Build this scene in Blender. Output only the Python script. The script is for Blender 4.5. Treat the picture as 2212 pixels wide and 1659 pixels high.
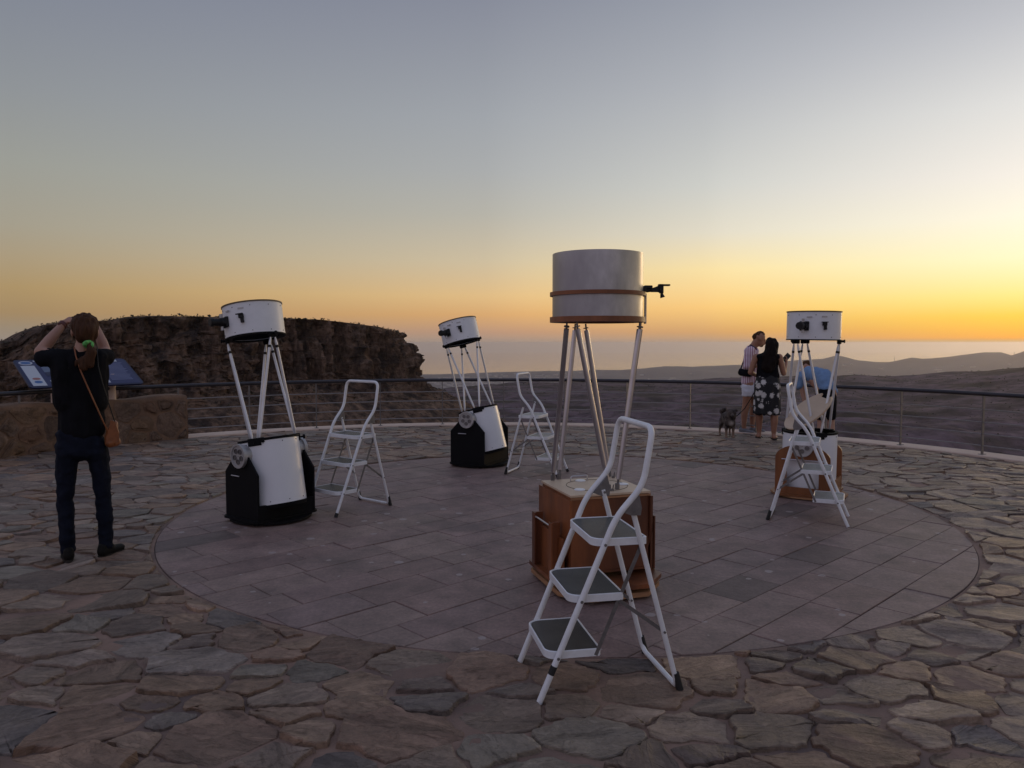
import bpy, bmesh, math, random
import numpy as np
from mathutils import Vector, Matrix, noise, Euler
random.seed(7); R = math.radians
for o in list(bpy.data.objects): bpy.data.objects.remove(o)
sc = bpy.context.scene
C = sc.collection

# ------------------------------------------------------------------ camera
cam = bpy.data.cameras.new('camera'); co = bpy.data.objects.new('camera', cam); C.objects.link(co)
cam.sensor_width = 36.0; cam.sensor_fit = 'HORIZONTAL'; cam.lens = 36.0 * 1644.3 / 2212.0
co.location = (0, 0, 1.5); co.rotation_euler = (R(90 - 3.105), 0, 0)
cam.clip_start = 0.05; cam.clip_end = 90000
sc.camera = co
sc.cycles.volume_bounces = 2
sc.cycles.volume_step_rate = 8

# ------------------------------------------------------------------ sky, sun, exposure
HAZE = 4.6e-5
SUN_AZ = 40.0   # degrees to the right of the view axis (+Y)
w = bpy.data.worlds.new('World'); sc.world = w; w.use_nodes = True
nt = w.node_tree; N = nt.nodes; LK = nt.links
for n in list(N): N.remove(n)
def nd(t, **k):
    n = N.new(t)
    for a, v in k.items(): setattr(n, a, v)
    return n
def mth(op, a, b=None, clamp=False):
    n = nd('ShaderNodeMath', operation=op, use_clamp=clamp)
    for i, v in enumerate((a, b)):
        if v is None: continue
        if isinstance(v, (int, float)): n.inputs[i].default_value = v
        else: LK.new(v, n.inputs[i])
    return n.outputs[0]
def lin(c): return tuple(((x/255)/12.92 if x/255 <= .04045 else ((x/255+.055)/1.055)**2.4) for x in c)
tc = nd('ShaderNodeTexCoord'); sx = nd('ShaderNodeSeparateXYZ'); LK.new(tc.outputs['Generated'], sx.inputs[0])
elev = mth('MULTIPLY', mth('ARCSINE', sx.outputs[2]), 180/math.pi)
pos = mth('POWER', mth('DIVIDE', mth('ADD', elev, 2.0), 92.0, True), 0.5)
cx = nd('ShaderNodeCombineXYZ'); LK.new(sx.outputs[0], cx.inputs[0]); LK.new(sx.outputs[1], cx.inputs[1])
nrm = nd('ShaderNodeVectorMath', operation='NORMALIZE'); LK.new(cx.outputs[0], nrm.inputs[0])
dp = nd('ShaderNodeVectorMath', operation='DOT_PRODUCT'); LK.new(nrm.outputs[0], dp.inputs[0])
dp.inputs[1].default_value = (math.sin(R(SUN_AZ)), math.cos(R(SUN_AZ)), 0)
def ramp(stops):
    r = nd('ShaderNodeValToRGB'); LK.new(pos, r.inputs[0]); cr = r.color_ramp; cr.interpolation = 'B_SPLINE' if 0 else 'LINEAR'
    while len(cr.elements) > 1: cr.elements.remove(cr.elements[-1])
    for i, (e, c) in enumerate(stops):
        p = max(0, (e+2)/92)**.5
        el = cr.elements[0] if i == 0 else cr.elements.new(p)
        el.position = p; el.color = (*lin(c), 1)
    return r.outputs[0]
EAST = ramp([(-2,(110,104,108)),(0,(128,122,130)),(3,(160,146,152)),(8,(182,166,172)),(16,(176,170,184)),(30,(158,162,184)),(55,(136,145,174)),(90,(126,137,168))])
LEFT = ramp([(-2,(140,128,122)),(0,(150,138,126)),(.9,(152,136,116)),(1.9,(162,136,100)),(3.5,(172,146,104)),(5.3,(170,153,124)),(7.4,(164,157,140)),(11.2,(155,156,149)),(15.5,(143,147,151)),(20,(132,137,148)),(24,(123,129,146)),(50,(116,127,155)),(90,(126,137,168))])
CEN  = ramp([(-2,(166,144,124)),(-.4,(168,146,128)),(.2,(170,146,130)),(.8,(190,150,124)),(2.1,(220,170,114)),(3.5,(228,191,136)),(6.1,(208,192,162)),(9.5,(183,180,170)),(12.5,(171,173,174)),(16.2,(161,165,171)),(24,(135,139,153)),(50,(122,132,158)),(90,(126,137,168))])
MID  = ramp([(-2,(184,158,122)),(-.4,(184,156,128)),(.1,(184,154,128)),(.8,(214,164,108)),(2.6,(250,203,126)),(5.3,(250,226,166)),(7.9,(226,219,200)),(11.2,(206,207,202)),(17.8,(176,179,185)),(24,(149,154,166)),(50,(128,138,162)),(90,(126,137,168))])
RIGHT= ramp([(-2,(205,178,125)),(-.4,(202,174,126)),(.0,(192,164,120)),(.12,(214,166,98)),(.3,(252,176,76)),(1.7,(255,210,86)),(3.0,(255,234,142)),(5.3,(254,248,202)),(7.9,(252,247,226)),(10.4,(243,238,229)),(14.6,(223,223,221)),(19.4,(191,193,199)),(24,(161,164,173)),(50,(134,143,166)),(90,(126,137,168))])
angv = mth('MULTIPLY', mth('ARCCOSINE', mth('MINIMUM', mth('MAXIMUM', dp.outputs['Value'], -1.0), 1.0)), 180/math.pi)
def mapr(a, b):
    m = nd('ShaderNodeMapRange', clamp=True, interpolation_type='LINEAR'); LK.new(angv, m.inputs[0]); m.inputs[1].default_value = a; m.inputs[2].default_value = b
    return m.outputs[0]
def mixc(f, a, b):
    m = nd('ShaderNodeMix', data_type='RGBA'); LK.new(f, m.inputs[0]); LK.new(a, m.inputs[6]); LK.new(b, m.inputs[7]); return m.outputs[2]
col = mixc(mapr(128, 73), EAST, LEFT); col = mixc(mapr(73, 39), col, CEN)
col = mixc(mapr(42, 24.5), col, MID); col = mixc(mapr(26, 6.7), col, RIGHT)
sky = nd('ShaderNodeTexSky', sky_type='NISHITA'); sky.sun_disc = False; sky.sun_elevation = R(2); sky.sun_rotation = R(SUN_AZ)
sky.altitude = 450; sky.dust_density = 3.0
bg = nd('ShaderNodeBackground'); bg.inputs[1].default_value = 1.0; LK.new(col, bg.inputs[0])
bg2 = nd('ShaderNodeBackground'); bg2.inputs[1].default_value = 0.004; LK.new(sky.outputs[0], bg2.inputs[0])
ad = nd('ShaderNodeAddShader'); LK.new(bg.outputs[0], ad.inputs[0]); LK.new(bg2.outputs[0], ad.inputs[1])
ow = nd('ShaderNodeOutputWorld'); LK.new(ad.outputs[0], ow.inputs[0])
sl = bpy.data.lights.new('sun', 'SUN'); so = bpy.data.objects.new('sun', sl); C.objects.link(so)
sl.energy = 0.35; sl.angle = R(14); sl.color = (1.0, .68, .36)
SE = R(3); d = Vector((math.sin(R(SUN_AZ))*math.cos(SE), math.cos(R(SUN_AZ))*math.cos(SE), math.sin(SE)))
so.rotation_euler = (-d).to_track_quat('-Z', 'Y').to_euler()
vs = sc.view_settings; vs.view_transform = 'Standard'; vs.look = 'None'; vs.exposure = 0; vs.gamma = 1; vs.use_curve_mapping = False

# ------------------------------------------------------------------ materials
def mat(name, base, rough=.6, metal=0., var=0., scale=8., bump=0., bscale=60., attr=False, var2=None, spec=.5, uv=False, bdist=.01, stretch=None):
    m = bpy.data.materials.new(name); m.use_nodes = True; t = m.node_tree; n = t.nodes; l = t.links
    b = n['Principled BSDF']; b.inputs['Roughness'].default_value = rough; b.inputs['Metallic'].default_value = metal
    b.inputs['Specular IOR Level'].default_value = spec
    tcn = n.new('ShaderNodeTexCoord'); vec = tcn.outputs['UV' if uv else 'Object']
    if stretch:
        mp = n.new('ShaderNodeMapping'); mp.inputs['Scale'].default_value = stretch; l.new(vec, mp.inputs[0]); vec = mp.outputs[0]
    src = None
    if attr:
        a = n.new('ShaderNodeAttribute'); a.attribute_name = 'tone'; src = a.outputs['Color']
    else:
        rg = n.new('ShaderNodeRGB'); rg.outputs[0].default_value = (*base, 1); src = rg.outputs[0]
    if var:
        tx = n.new('ShaderNodeTexNoise'); tx.inputs['Scale'].default_value = scale; tx.inputs['Detail'].default_value = 7; tx.inputs['Roughness'].default_value = .65
        l.new(vec, tx.inputs['Vector'])
        mr = n.new('ShaderNodeMapRange'); mr.inputs[1].default_value = .3; mr.inputs[2].default_value = .7
        mr.inputs[3].default_value = 1-var; mr.inputs[4].default_value = 1+var; l.new(tx.outputs['Fac'], mr.inputs[0])
        mx = n.new('ShaderNodeVectorMath'); mx.operation = 'SCALE'; l.new(src, mx.inputs[0]); l.new(mr.outputs[0], mx.inputs['Scale']); src = mx.outputs[0]
        if var2:
            tx2 = n.new('ShaderNodeTexNoise'); tx2.inputs['Scale'].default_value = scale*.37; tx2.inputs['Detail'].default_value = 5; l.new(vec, tx2.inputs['Vector'])
            mr2 = n.new('ShaderNodeMapRange'); mr2.inputs[1].default_value = .48; mr2.inputs[2].default_value = .64; l.new(tx2.outputs['Fac'], mr2.inputs[0])
            mc = n.new('ShaderNodeMix'); mc.data_type = 'RGBA'; l.new(mr2.outputs[0], mc.inputs[0]); l.new(src, mc.inputs[6]); mc.inputs[7].default_value = (*var2, 1); src = mc.outputs[2]
    l.new(src, b.inputs['Base Color'])
    if bump:
        tb = n.new('ShaderNodeTexNoise'); tb.inputs['Scale'].default_value = bscale; tb.inputs['Detail'].default_value = 8; tb.inputs['Roughness'].default_value = .6; l.new(vec, tb.inputs['Vector'])
        bp = n.new('ShaderNodeBump'); bp.inputs['Strength'].default_value = bump; bp.inputs['Distance'].default_value = bdist; l.new(tb.outputs['Fac'], bp.inputs['Height']); l.new(bp.outputs[0], b.inputs['Normal'])
    return m
M = {}
M['white'] = mat('white_paint', (.74,.75,.77), .38, var=.05, scale=9)
M['ladder'] = mat('ladder_paint', (.74,.75,.77), .42, var=.10, scale=14, bump=.08, bscale=120)
M['mirrorbox'] = mat('white_laminate', (.76,.77,.80), .30, var=.03, scale=3)
M['black'] = mat('black_board', (.005,.005,.006), .7, var=.3, scale=5, spec=.15)
M['blackmetal'] = mat('black_metal', (.009,.009,.010), .5, spec=.3)
M['rubber'] = mat('black_rubber', (.018,.017,.017), .8)
M['alu'] = mat('worn_aluminium', (.41,.405,.415), .40, metal=.8, var=.30, scale=6, bump=.2, bscale=5, var2=(.31,.30,.32), stretch=(1,1,.5))
M['pole'] = mat('aluminium_pole', (.56,.54,.57), .28, metal=.95, var=.08, scale=10)
M['polewhite'] = mat('pale_pole', (.66,.67,.70), .4, metal=.35, var=.06, scale=10)
M['cast'] = mat('cast_aluminium', (.45,.44,.44), .5, metal=.6, var=.15, scale=20)
M['steel'] = mat('dull_steel', (.20,.19,.19), .5, metal=.7, var=.2, scale=30)
M['rimbrown'] = mat('brown_rim', (.10,.065,.03), .55)
M['step'] = mat('ribbed_mat', (.062,.064,.064), .45, spec=.3, var=.25, scale=7)
M['stepdirty'] = mat('dusty_ribbed_mat', (.075,.068,.058), .5, spec=.3, var=.25, scale=7)
M['steppale'] = mat('pale_ribbed_mat', (.30,.30,.28), .45, var=.15, scale=7)
for k in ('step','stepdirty','steppale'):
    t = M[k].node_tree; wv = t.nodes.new('ShaderNodeTexWave'); wv.inputs['Scale'].default_value = 55; tcn = t.nodes.new('ShaderNodeTexCoord'); t.links.new(tcn.outputs['Object'], wv.inputs['Vector'])
    bp = t.nodes.new('ShaderNodeBump'); bp.inputs['Strength'].default_value = .5; bp.inputs['Distance'].default_value = .003; t.links.new(wv.outputs['Fac'], bp.inputs['Height']); t.links.new(bp.outputs[0], t.nodes['Principled BSDF'].inputs['Normal'])
M['wood'] = mat('stained_plywood', (.21,.066,.021), .45, var=.45, scale=6, var2=(.10,.032,.014), bump=.1, bscale=20, stretch=(1,1,.25))
M['plyedge'] = mat('plywood_edge', (.34,.17,.08), .6, var=.4, scale=50, stretch=(.1,.1,1.5))
M['ply'] = mat('birch_plywood', (.56,.42,.29), .5, var=.14, scale=4, stretch=(1,.15,1))
M['wood2'] = mat('varnished_plywood', (.20,.070,.022), .42, var=.35, scale=4, stretch=(1,1,.2))
M['kerb'] = mat('pale_concrete', (.60,.46,.37), .85, var=.16, scale=1.6, bump=.25, bscale=25)
M['rail'] = mat('dark_steel_rail', (.045,.042,.05), .42, metal=.5, var=.15, scale=6)
M['post'] = mat('galvanised_post', (.17,.16,.16), .5, metal=.6, var=.15, scale=10)
M['cable'] = mat('steel_cable', (.26,.24,.235), .5, metal=.3)
M['stone'] = None
M['mortar'] = mat('mortar', (.26,.165,.12), .9, var=.28, scale=3.2, bump=.7, bscale=38, var2=(.14,.095,.078), bdist=.014)
M['bed'] = mat('paving_bed', (.08,.062,.056), .95, var=.2, scale=6, bump=.4, bscale=60)
M['wallmortar'] = mat('wall_mortar', (.17,.10,.062), .95, var=.3, scale=4, bump=.8, bscale=25, bdist=.02)
# natural stone with cleaved layers, tone from the stone itself
def stone_mat(name, st=(2.2, 11.0, 3.0), bdist=.016, strength=.85, rough=.55):
    m = bpy.data.materials.new(name); m.use_nodes = True; t = m.node_tree; n = t.nodes; l = t.links; b = n['Principled BSDF']; b.inputs['Specular IOR Level'].default_value = .3
    a = n.new('ShaderNodeAttribute'); a.attribute_name = 'tone'
    uv = n.new('ShaderNodeTexCoord'); mp = n.new('ShaderNodeMapping'); mp.inputs['Scale'].default_value = st; l.new(uv.outputs['UV'], mp.inputs[0])
    n1 = n.new('ShaderNodeTexNoise'); n1.inputs['Scale'].default_value = 1.6; n1.inputs['Detail'].default_value = 9; n1.inputs['Roughness'].default_value = .62; n1.inputs['Distortion'].default_value = .7; l.new(mp.outputs[0], n1.inputs['Vector'])
    n2 = n.new('ShaderNodeTexNoise'); n2.inputs['Scale'].default_value = 5.; n2.inputs['Detail'].default_value = 8; n2.inputs['Roughness'].default_value = .7; l.new(uv.outputs['UV'], n2.inputs['Vector'])
    n4 = n.new('ShaderNodeTexNoise'); n4.inputs['Scale'].default_value = 34.; n4.inputs['Detail'].default_value = 6; n4.inputs['Roughness'].default_value = .75; l.new(uv.outputs['UV'], n4.inputs['Vector'])
    # stepped layers
    q = n.new('ShaderNodeMath'); q.operation = 'MULTIPLY'; q.inputs[1].default_value = 7; l.new(n1.outputs['Fac'], q.inputs[0])
    fl = n.new('ShaderNodeMath'); fl.operation = 'FLOOR'; l.new(q.outputs[0], fl.inputs[0])
    fr = n.new('ShaderNodeMath'); fr.operation = 'FRACT'; l.new(q.outputs[0], fr.inputs[0])
    sm = n.new('ShaderNodeMapRange'); sm.interpolation_type = 'SMOOTHSTEP'; sm.inputs[1].default_value = .62; sm.inputs[2].default_value = .95; l.new(fr.outputs[0], sm.inputs[0])
    s2 = n.new('ShaderNodeMath'); s2.operation = 'ADD'; l.new(fl.outputs[0], s2.inputs[0]); l.new(sm.outputs[0], s2.inputs[1])
    s3 = n.new('ShaderNodeMath'); s3.operation = 'MULTIPLY_ADD'; s3.inputs[1].default_value = .16; l.new(s2.outputs[0], s3.inputs[0]); g4 = n.new('ShaderNodeMath'); g4.operation = 'MULTIPLY_ADD'; g4.inputs[1].default_value = .30; l.new(n4.outputs['Fac'], g4.inputs[0]); l.new(n2.outputs['Fac'], g4.inputs[2]); l.new(g4.outputs[0], s3.inputs[2])
    bp = n.new('ShaderNodeBump'); bp.inputs['Strength'].default_value = strength; bp.inputs['Distance'].default_value = bdist; l.new(s3.outputs[0], bp.inputs['Height']); l.new(bp.outputs[0], b.inputs['Normal'])
    mr = n.new('ShaderNodeMapRange'); mr.inputs[1].default_value = .3; mr.inputs[2].default_value = .72; mr.inputs[3].default_value = .62; mr.inputs[4].default_value = 1.42; l.new(n1.outputs['Fac'], mr.inputs[0])
    mr2 = n.new('ShaderNodeMapRange'); mr2.inputs[1].default_value = .35; mr2.inputs[2].default_value = .7; mr2.inputs[3].default_value = .8; mr2.inputs[4].default_value = 1.22; l.new(n2.outputs['Fac'], mr2.inputs[0])
    mu = n.new('ShaderNodeMath'); mu.operation = 'MULTIPLY'; l.new(mr.outputs[0], mu.inputs[0]); m4 = n.new('ShaderNodeMapRange'); m4.inputs[1].default_value = .35; m4.inputs[2].default_value = .65; m4.inputs[3].default_value = .78; m4.inputs[4].default_value = 1.2; l.new(n4.outputs['Fac'], m4.inputs[0]); mu4 = n.new('ShaderNodeMath'); mu4.operation = 'MULTIPLY'; l.new(mr2.outputs[0], mu4.inputs[0]); l.new(m4.outputs[0], mu4.inputs[1]); l.new(mu4.outputs[0], mu.inputs[1])
    sc_ = n.new('ShaderNodeVectorMath'); sc_.operation = 'SCALE'; l.new(a.outputs['Color'], sc_.inputs[0]); l.new(mu.outputs[0], sc_.inputs['Scale'])
    n3 = n.new('ShaderNodeTexNoise'); n3.inputs['Scale'].default_value = 2.4; n3.inputs['Detail'].default_value = 5; l.new(uv.outputs['UV'], n3.inputs['Vector'])
    mr3 = n.new('ShaderNodeMapRange'); mr3.inputs[1].default_value = .52; mr3.inputs[2].default_value = .75; mr3.inputs[4].default_value = .55; l.new(n3.outputs['Fac'], mr3.inputs[0])
    mc = n.new('ShaderNodeMix'); mc.data_type = 'RGBA'; l.new(mr3.outputs[0], mc.inputs[0]); l.new(sc_.outputs[0], mc.inputs[6]); mc.inputs[7].default_value = (.17,.115,.085,1)
    l.new(mc.outputs[2], b.inputs['Base Color'])
    rr = n.new('ShaderNodeMapRange'); rr.inputs[3].default_value = rough+.12; rr.inputs[4].default_value = rough-.12; l.new(n1.outputs['Fac'], rr.inputs[0]); l.new(rr.outputs[0], b.inputs['Roughness'])
    return m
M['stone'] = stone_mat('cleaved_slate', (2.6, 8.0, 3.0), .020, 1.0, .55)
M['wallstone'] = stone_mat('rough_wall_stone', (4,5,4), .03, .9, .8)
def slab_mat():
    m = bpy.data.materials.new('volcanic_slab'); m.use_nodes = True; t = m.node_tree; n = t.nodes; l = t.links; b = n['Principled BSDF']
    a = n.new('ShaderNodeAttribute'); a.attribute_name = 'tone'; tcn = n.new('ShaderNodeTexCoord'); v = tcn.outputs['Object']
    def noi(s, d=6, r=.6):
        x = n.new('ShaderNodeTexNoise'); x.inputs['Scale'].default_value = s; x.inputs['Detail'].default_value = d; x.inputs['Roughness'].default_value = r; l.new(v, x.inputs['Vector']); return x.outputs['Fac']
    def mr(i, a0, a1, b0, b1):
        x = n.new('ShaderNodeMapRange'); x.inputs[1].default_value = a0; x.inputs[2].default_value = a1; x.inputs[3].default_value = b0; x.inputs[4].default_value = b1; l.new(i, x.inputs[0]); return x.outputs[0]
    f = mr(noi(3.2, 9, .72), .32, .68, .62, 1.34); g = mr(noi(55), .3, .7, .8, 1.2)
    mu = n.new('ShaderNodeMath'); mu.operation = 'MULTIPLY'; l.new(f, mu.inputs[0]); l.new(g, mu.inputs[1])
    s = n.new('ShaderNodeVectorMath'); s.operation = 'SCALE'; l.new(a.outputs['Color'], s.inputs[0]); l.new(mu.outputs[0], s.inputs['Scale'])
    st = mr(noi(1.1, 4), .57, .70, 0, .55)   # damp stains
    mc = n.new('ShaderNodeMix'); mc.data_type = 'RGBA'; l.new(st, mc.inputs[0]); l.new(s.outputs[0], mc.inputs[6]); mc.inputs[7].default_value = (.055,.042,.038,1)
    # trodden gum and lime spots, each with its own irregular outline
    vo = n.new('ShaderNodeTexVoronoi'); vo.inputs['Scale'].default_value = 6.5; l.new(v, vo.inputs['Vector'])
    nz = mr(noi(30, 3), .3, .7, -.03, .03)
    dd = n.new('ShaderNodeMath'); dd.operation = 'ADD'; l.new(vo.outputs['Distance'], dd.inputs[0]); l.new(nz, dd.inputs[1])
    sp = n.new('ShaderNodeSeparateColor'); l.new(vo.outputs['Color'], sp.inputs[0])
    th = mr(sp.outputs[0], .40, 1.0, 0.0, .21)
    lt = n.new('ShaderNodeMath'); lt.operation = 'LESS_THAN'; l.new(dd.outputs[0], lt.inputs[0]); l.new(th, lt.inputs[1])
    hf = n.new('ShaderNodeMath'); hf.operation = 'MULTIPLY'; hf.inputs[1].default_value = .75; l.new(lt.outputs[0], hf.inputs[0])
    m2 = n.new('ShaderNodeMix'); m2.data_type = 'RGBA'; l.new(hf.outputs[0], m2.inputs[0]); l.new(mc.outputs[2], m2.inputs[6]); m2.inputs[7].default_value = (.36,.30,.28,1)
    l.new(m2.outputs[2], b.inputs['Base Color']); b.inputs['Roughness'].default_value = .62
    bp = n.new('ShaderNodeBump'); bp.inputs['Strength'].default_value = .5; bp.inputs['Distance'].default_value = .006
    ad_ = n.new('ShaderNodeMath'); ad_.operation = 'ADD'; l.new(noi(26, 9, .7), ad_.inputs[0]); l.new(noi(4), ad_.inputs[1]); l.new(ad_.outputs[0], bp.inputs['Height']); l.new(bp.outputs[0], b.inputs['Normal'])
    return m
M['slab'] = slab_mat()

# ------------------------------------------------------------------ mesh helpers
class MB:
    def __init__(s): s.v = []; s.f = []; s.sm = []
    def add(s, vs, fs, smooth=False, M_=None):
        o = len(s.v)
        for p in vs:
            p = Vector(p); s.v.append(tuple(M_ @ p) if M_ else tuple(p))
        for f in fs: s.f.append([i+o for i in f]); s.sm.append(smooth)
    def box(s, c, d, M_=None, bev=0):
        x, y, z = c; a, b, e = d[0]/2, d[1]/2, d[2]/2
        vs = [(x+i*a, y+j*b, z+k*e) for i in (-1,1) for j in (-1,1) for k in (-1,1)]
        if bev:
            bm = bmesh.new(); bv = [bm.verts.new(v) for v in vs]
            for f in [(0,1,3,2),(4,6,7,5),(0,4,5,1),(2,3,7,6),(0,2,6,4),(1,5,7,3)]: bm.faces.new([bv[i] for i in f])
            bmesh.ops.bevel(bm, geom=bm.edges[:], offset=bev, segments=1, affect='EDGES'); bm.verts.ensure_lookup_table()
            for i, v in enumerate(bm.verts): v.index = i
            s.add([v.co for v in bm.verts], [[v.index for v in f.verts] for f in bm.faces], False, M_); bm.free(); return s
        s.add(vs, [(0,1,3,2),(4,6,7,5),(0,4,5,1),(2,3,7,6),(0,2,6,4),(1,5,7,3)], False, M_); return s
    def cyl(s, p0, p1, r0, r1=None, n=12, M_=None, caps=True, sx=1.0):
        r1 = r0 if r1 is None else r1; p0 = Vector(p0); p1 = Vector(p1); t = (p1-p0).normalized()
        u = t.orthogonal().normalized() if abs(t.z) > .95 else t.cross(Vector((0,0,1))).normalized(); w_ = t.cross(u)
        vs = []
        for p, r in ((p0, r0), (p1, r1)):
            for i in range(n):
                a = 2*math.pi*i/n; vs.append(p+u*math.cos(a)*r*sx+w_*math.sin(a)*r)
        s.add(vs, [(i, (i+1) % n, n+(i+1) % n, n+i) for i in range(n)], True, M_)
        if caps: s.add(vs, [list(range(n))[::-1], list(range(n, 2*n))], False, M_)
        return s
    def tube(s, pts, r, n=10, M_=None, closed=False, rr=None):
        pts = [Vector(p) for p in pts]; L = len(pts); rings = []
        up = None
        for i, p in enumerate(pts):
            if closed: t = pts[(i+1) % L]-pts[i-1]
            else: t = pts[min(i+1, L-1)]-pts[max(i-1, 0)]
            t.normalize()
            if up is None: up = t.orthogonal().normalized()
            up = (up-t*up.dot(t)).normalized(); w_ = t.cross(up)
            r_ = rr[i] if rr else r
            rings.append([p+up*math.cos(2*math.pi*k/n)*r_+w_*math.sin(2*math.pi*k/n)*r_ for k in range(n)])
        vs = [v for g in rings for v in g]; fs = []
        for i in range(L if closed else L-1):
            j = (i+1) % L
            for k in range(n): fs.append((i*n+k, i*n+(k+1) % n, j*n+(k+1) % n, j*n+k))
        s.add(vs, fs, True, M_)
        if not closed: s.add(vs, [list(range(n))[::-1], list(range((L-1)*n, L*n))], False, M_)
        return s
    def lathe(s, prof, n=48, M_=None, smooth=True, a0=0, a1=2*math.pi, close=True):
        full = abs(a1-a0-2*math.pi) < 1e-6; m = n if full else n+1; P = len(prof); vs = []
        for i in range(m):
            a = a0+(a1-a0)*i/n
            for (r, z) in prof: vs.append((r*math.cos(a), r*math.sin(a), z))
        fs = []
        for i in range(n):
            j = (i+1) % m
            for k in range(P if close else P-1):
                k2 = (k+1) % P; fs.append((i*P+k, j*P+k, j*P+k2, i*P+k2))
        # flat shading across profile corners: duplicate vertices per profile segment
        for k in range(P if close else P-1):
            k2 = (k+1) % P; sub = []; ff = []
            for i in range(m): sub += [vs[i*P+k], vs[i*P+k2]]
            for i in range(n):
                j = (i+1) % m; ff.append((i*2, j*2, j*2+1, i*2+1))
            s.add(sub, ff, smooth, M_)
        if not full and close:
            s.add([vs[k] for k in range(P)], [list(range(P))], False, M_); s.add([vs[(m-1)*P+k] for k in range(P)], [list(range(P))[::-1]], False, M_)
        return s
    def prism(s, poly, h0, h1, M_=None, axis='z'):
        n = len(poly)
        def P(a, b, h): return (a, b, h) if axis == 'z' else ((h, a, b) if axis == 'x' else (a, h, b))
        vs = [P(a, b, h0) for a, b in poly]+[P(a, b, h1) for a, b in poly]
        s.add(vs, [list(range(n))[::-1], list(range(n, 2*n))]+[(i, (i+1) % n, n+(i+1) % n, n+i) for i in range(n)], False, M_); return s
    def ball(s, c, r, M_=None, seg=12, rings=8):
        r = (r, r, r) if isinstance(r, (int, float)) else r; vs = [(c[0], c[1], c[2]+r[2])]; fs = []
        for i in range(1, rings):
            ph = math.pi*i/rings
            for j in range(seg):
                a = 2*math.pi*j/seg; vs.append((c[0]+r[0]*math.sin(ph)*math.cos(a), c[1]+r[1]*math.sin(ph)*math.sin(a), c[2]+r[2]*math.cos(ph)))
        vs.append((c[0], c[1], c[2]-r[2]))
        for j in range(seg):
            fs.append((0, 1+j, 1+(j+1) % seg)); b = 1+(rings-2)*seg; fs.append((len(vs)-1, b+(j+1) % seg, b+j))
            for i in range(rings-2): a = 1+i*seg; fs.append((a+j, a+seg+j, a+seg+(j+1) % seg, a+(j+1) % seg))
        s.add(vs, fs, True, M_); return s
    def build(s, name, m, parent=None, recalc=True):
        me = bpy.data.meshes.new(name); me.from_pydata(s.v, [], s.f)
        me.polygons.foreach_set('use_smooth', s.sm)
        if recalc:
            bm = bmesh.new(); bm.from_mesh(me); bmesh.ops.recalc_face_normals(bm, faces=bm.faces[:]); bm.to_mesh(me); bm.free()
        me.materials.append(m); o = bpy.data.objects.new(name, me); C.objects.link(o)
        if parent: o.parent = parent
        return o
def empty(name, label, cat, loc=(0,0,0), rz=0, group=None):
    o = bpy.data.objects.new(name, None); C.objects.link(o); o.location = loc; o.rotation_euler = (0,0,rz); o['label'] = label; o['category'] = cat
    if group: o['group'] = group
    o.empty_display_size = .1
    return o
def tag(o, label, cat, group=None):
    o['label'] = label; o['category'] = cat
    if group: o['group'] = group
    return o
def fillet(pts, r, n=5):
    pts = [Vector(p) for p in pts]; out = [pts[0]]
    for i in range(1, len(pts)-1):
        a, b, c = pts[i-1], pts[i], pts[i+1]; d1 = (a-b); d2 = (c-b); rr = min(r, d1.length*.48, d2.length*.48)
        p = b+d1.normalized()*rr; q = b+d2.normalized()*rr
        for k in range(n+1):
            t = k/n; out.append(p*(1-t)**2+b*2*t*(1-t)+q*t*t)
    out.append(pts[-1]); return out
def fbm(p, o=4): return noise.fractal(p, 1.0, 2.0, o)

# ------------------------------------------------------------------ far land
def grid_obj(name, P, m, smooth=True, kind='structure'):
    na, nr = len(P), len(P[0]); vs = [p for row in P for p in row]
    fs = [(i*nr+j, i*nr+j+1, (i+1)*nr+j+1, (i+1)*nr+j) for i in range(na-1) for j in range(nr-1)]
    me = bpy.data.meshes.new(name); me.from_pydata(vs, [], fs); me.polygons.foreach_set('use_smooth', [smooth]*len(fs)); me.materials.append(m)
    o = bpy.data.objects.new(name, me); C.objects.link(o)
    if kind: o['kind'] = kind
    return o
F = 1644.3
def az(u): return math.degrees(math.atan((u-1106)/F))
def el(u, v):   # tangent of the elevation below eye level along that azimuth
    b = -(v-829.5)/F; p = R(3.105); yc = math.cos(p)+b*math.sin(p); zc = -math.sin(p)+b*math.cos(p); a = (u-1106)/F
    return zc/math.hypot(a, yc)
hill = [(700,850),(905,842),(942,839),(1000,833),(1054,828.5),(1150,825.5),(1236,824),(1400,822.5),(1470,819),(1588,813.5),(1700,812),(1811,810.5),(1849,807.5),(1885,811),(1933,812.5),(2041,805),(2130,799),(2212,792),(2400,775),(2700,770)]
ridge = [(700,812),(907,809),(990,807.5),(1064,804),(1172,801.5),(1240,801),(1291,798.5),(1340,799),(1396,795),(1441,790.5),(1492,792),(1578,788.5),(1640,787),(1712,779),(1777,775),(1803,768.5),(1820,769.5),(1849,777.5),(1885,781.5),(1921,782),(1945,777),(1969,772.5),(1993,775),(2041,771.4),(2089,765.4),(2125,761),(2161,760.6),(2185,767.8),(2212,758),(2300,762),(2400,752),(2700,765)]
HA = [az(u) for u, v in hill]; HT = [el(u, v) for u, v in hill]; RA = [az(u) for u, v in ridge]; RT = [el(u, v) for u, v in ridge]
def terr(name, a0, a1, na, radii, zf, m):
    P = []
    for i in range(na):
        A = a0+(a1-a0)*i/(na-1); row = []
        for r in radii:
            x = r*math.sin(R(A)); y = r*math.cos(R(A)); row.append((x, y, zf(A, r, x, y)))
        P.append(row)
    return grid_obj(name, P, m)
M['scrub'] = mat('scrub_hillside', (.108,.076,.086), .95, var=.75, scale=.045, spec=.05, var2=(.036,.030,.027), bump=0)
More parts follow.
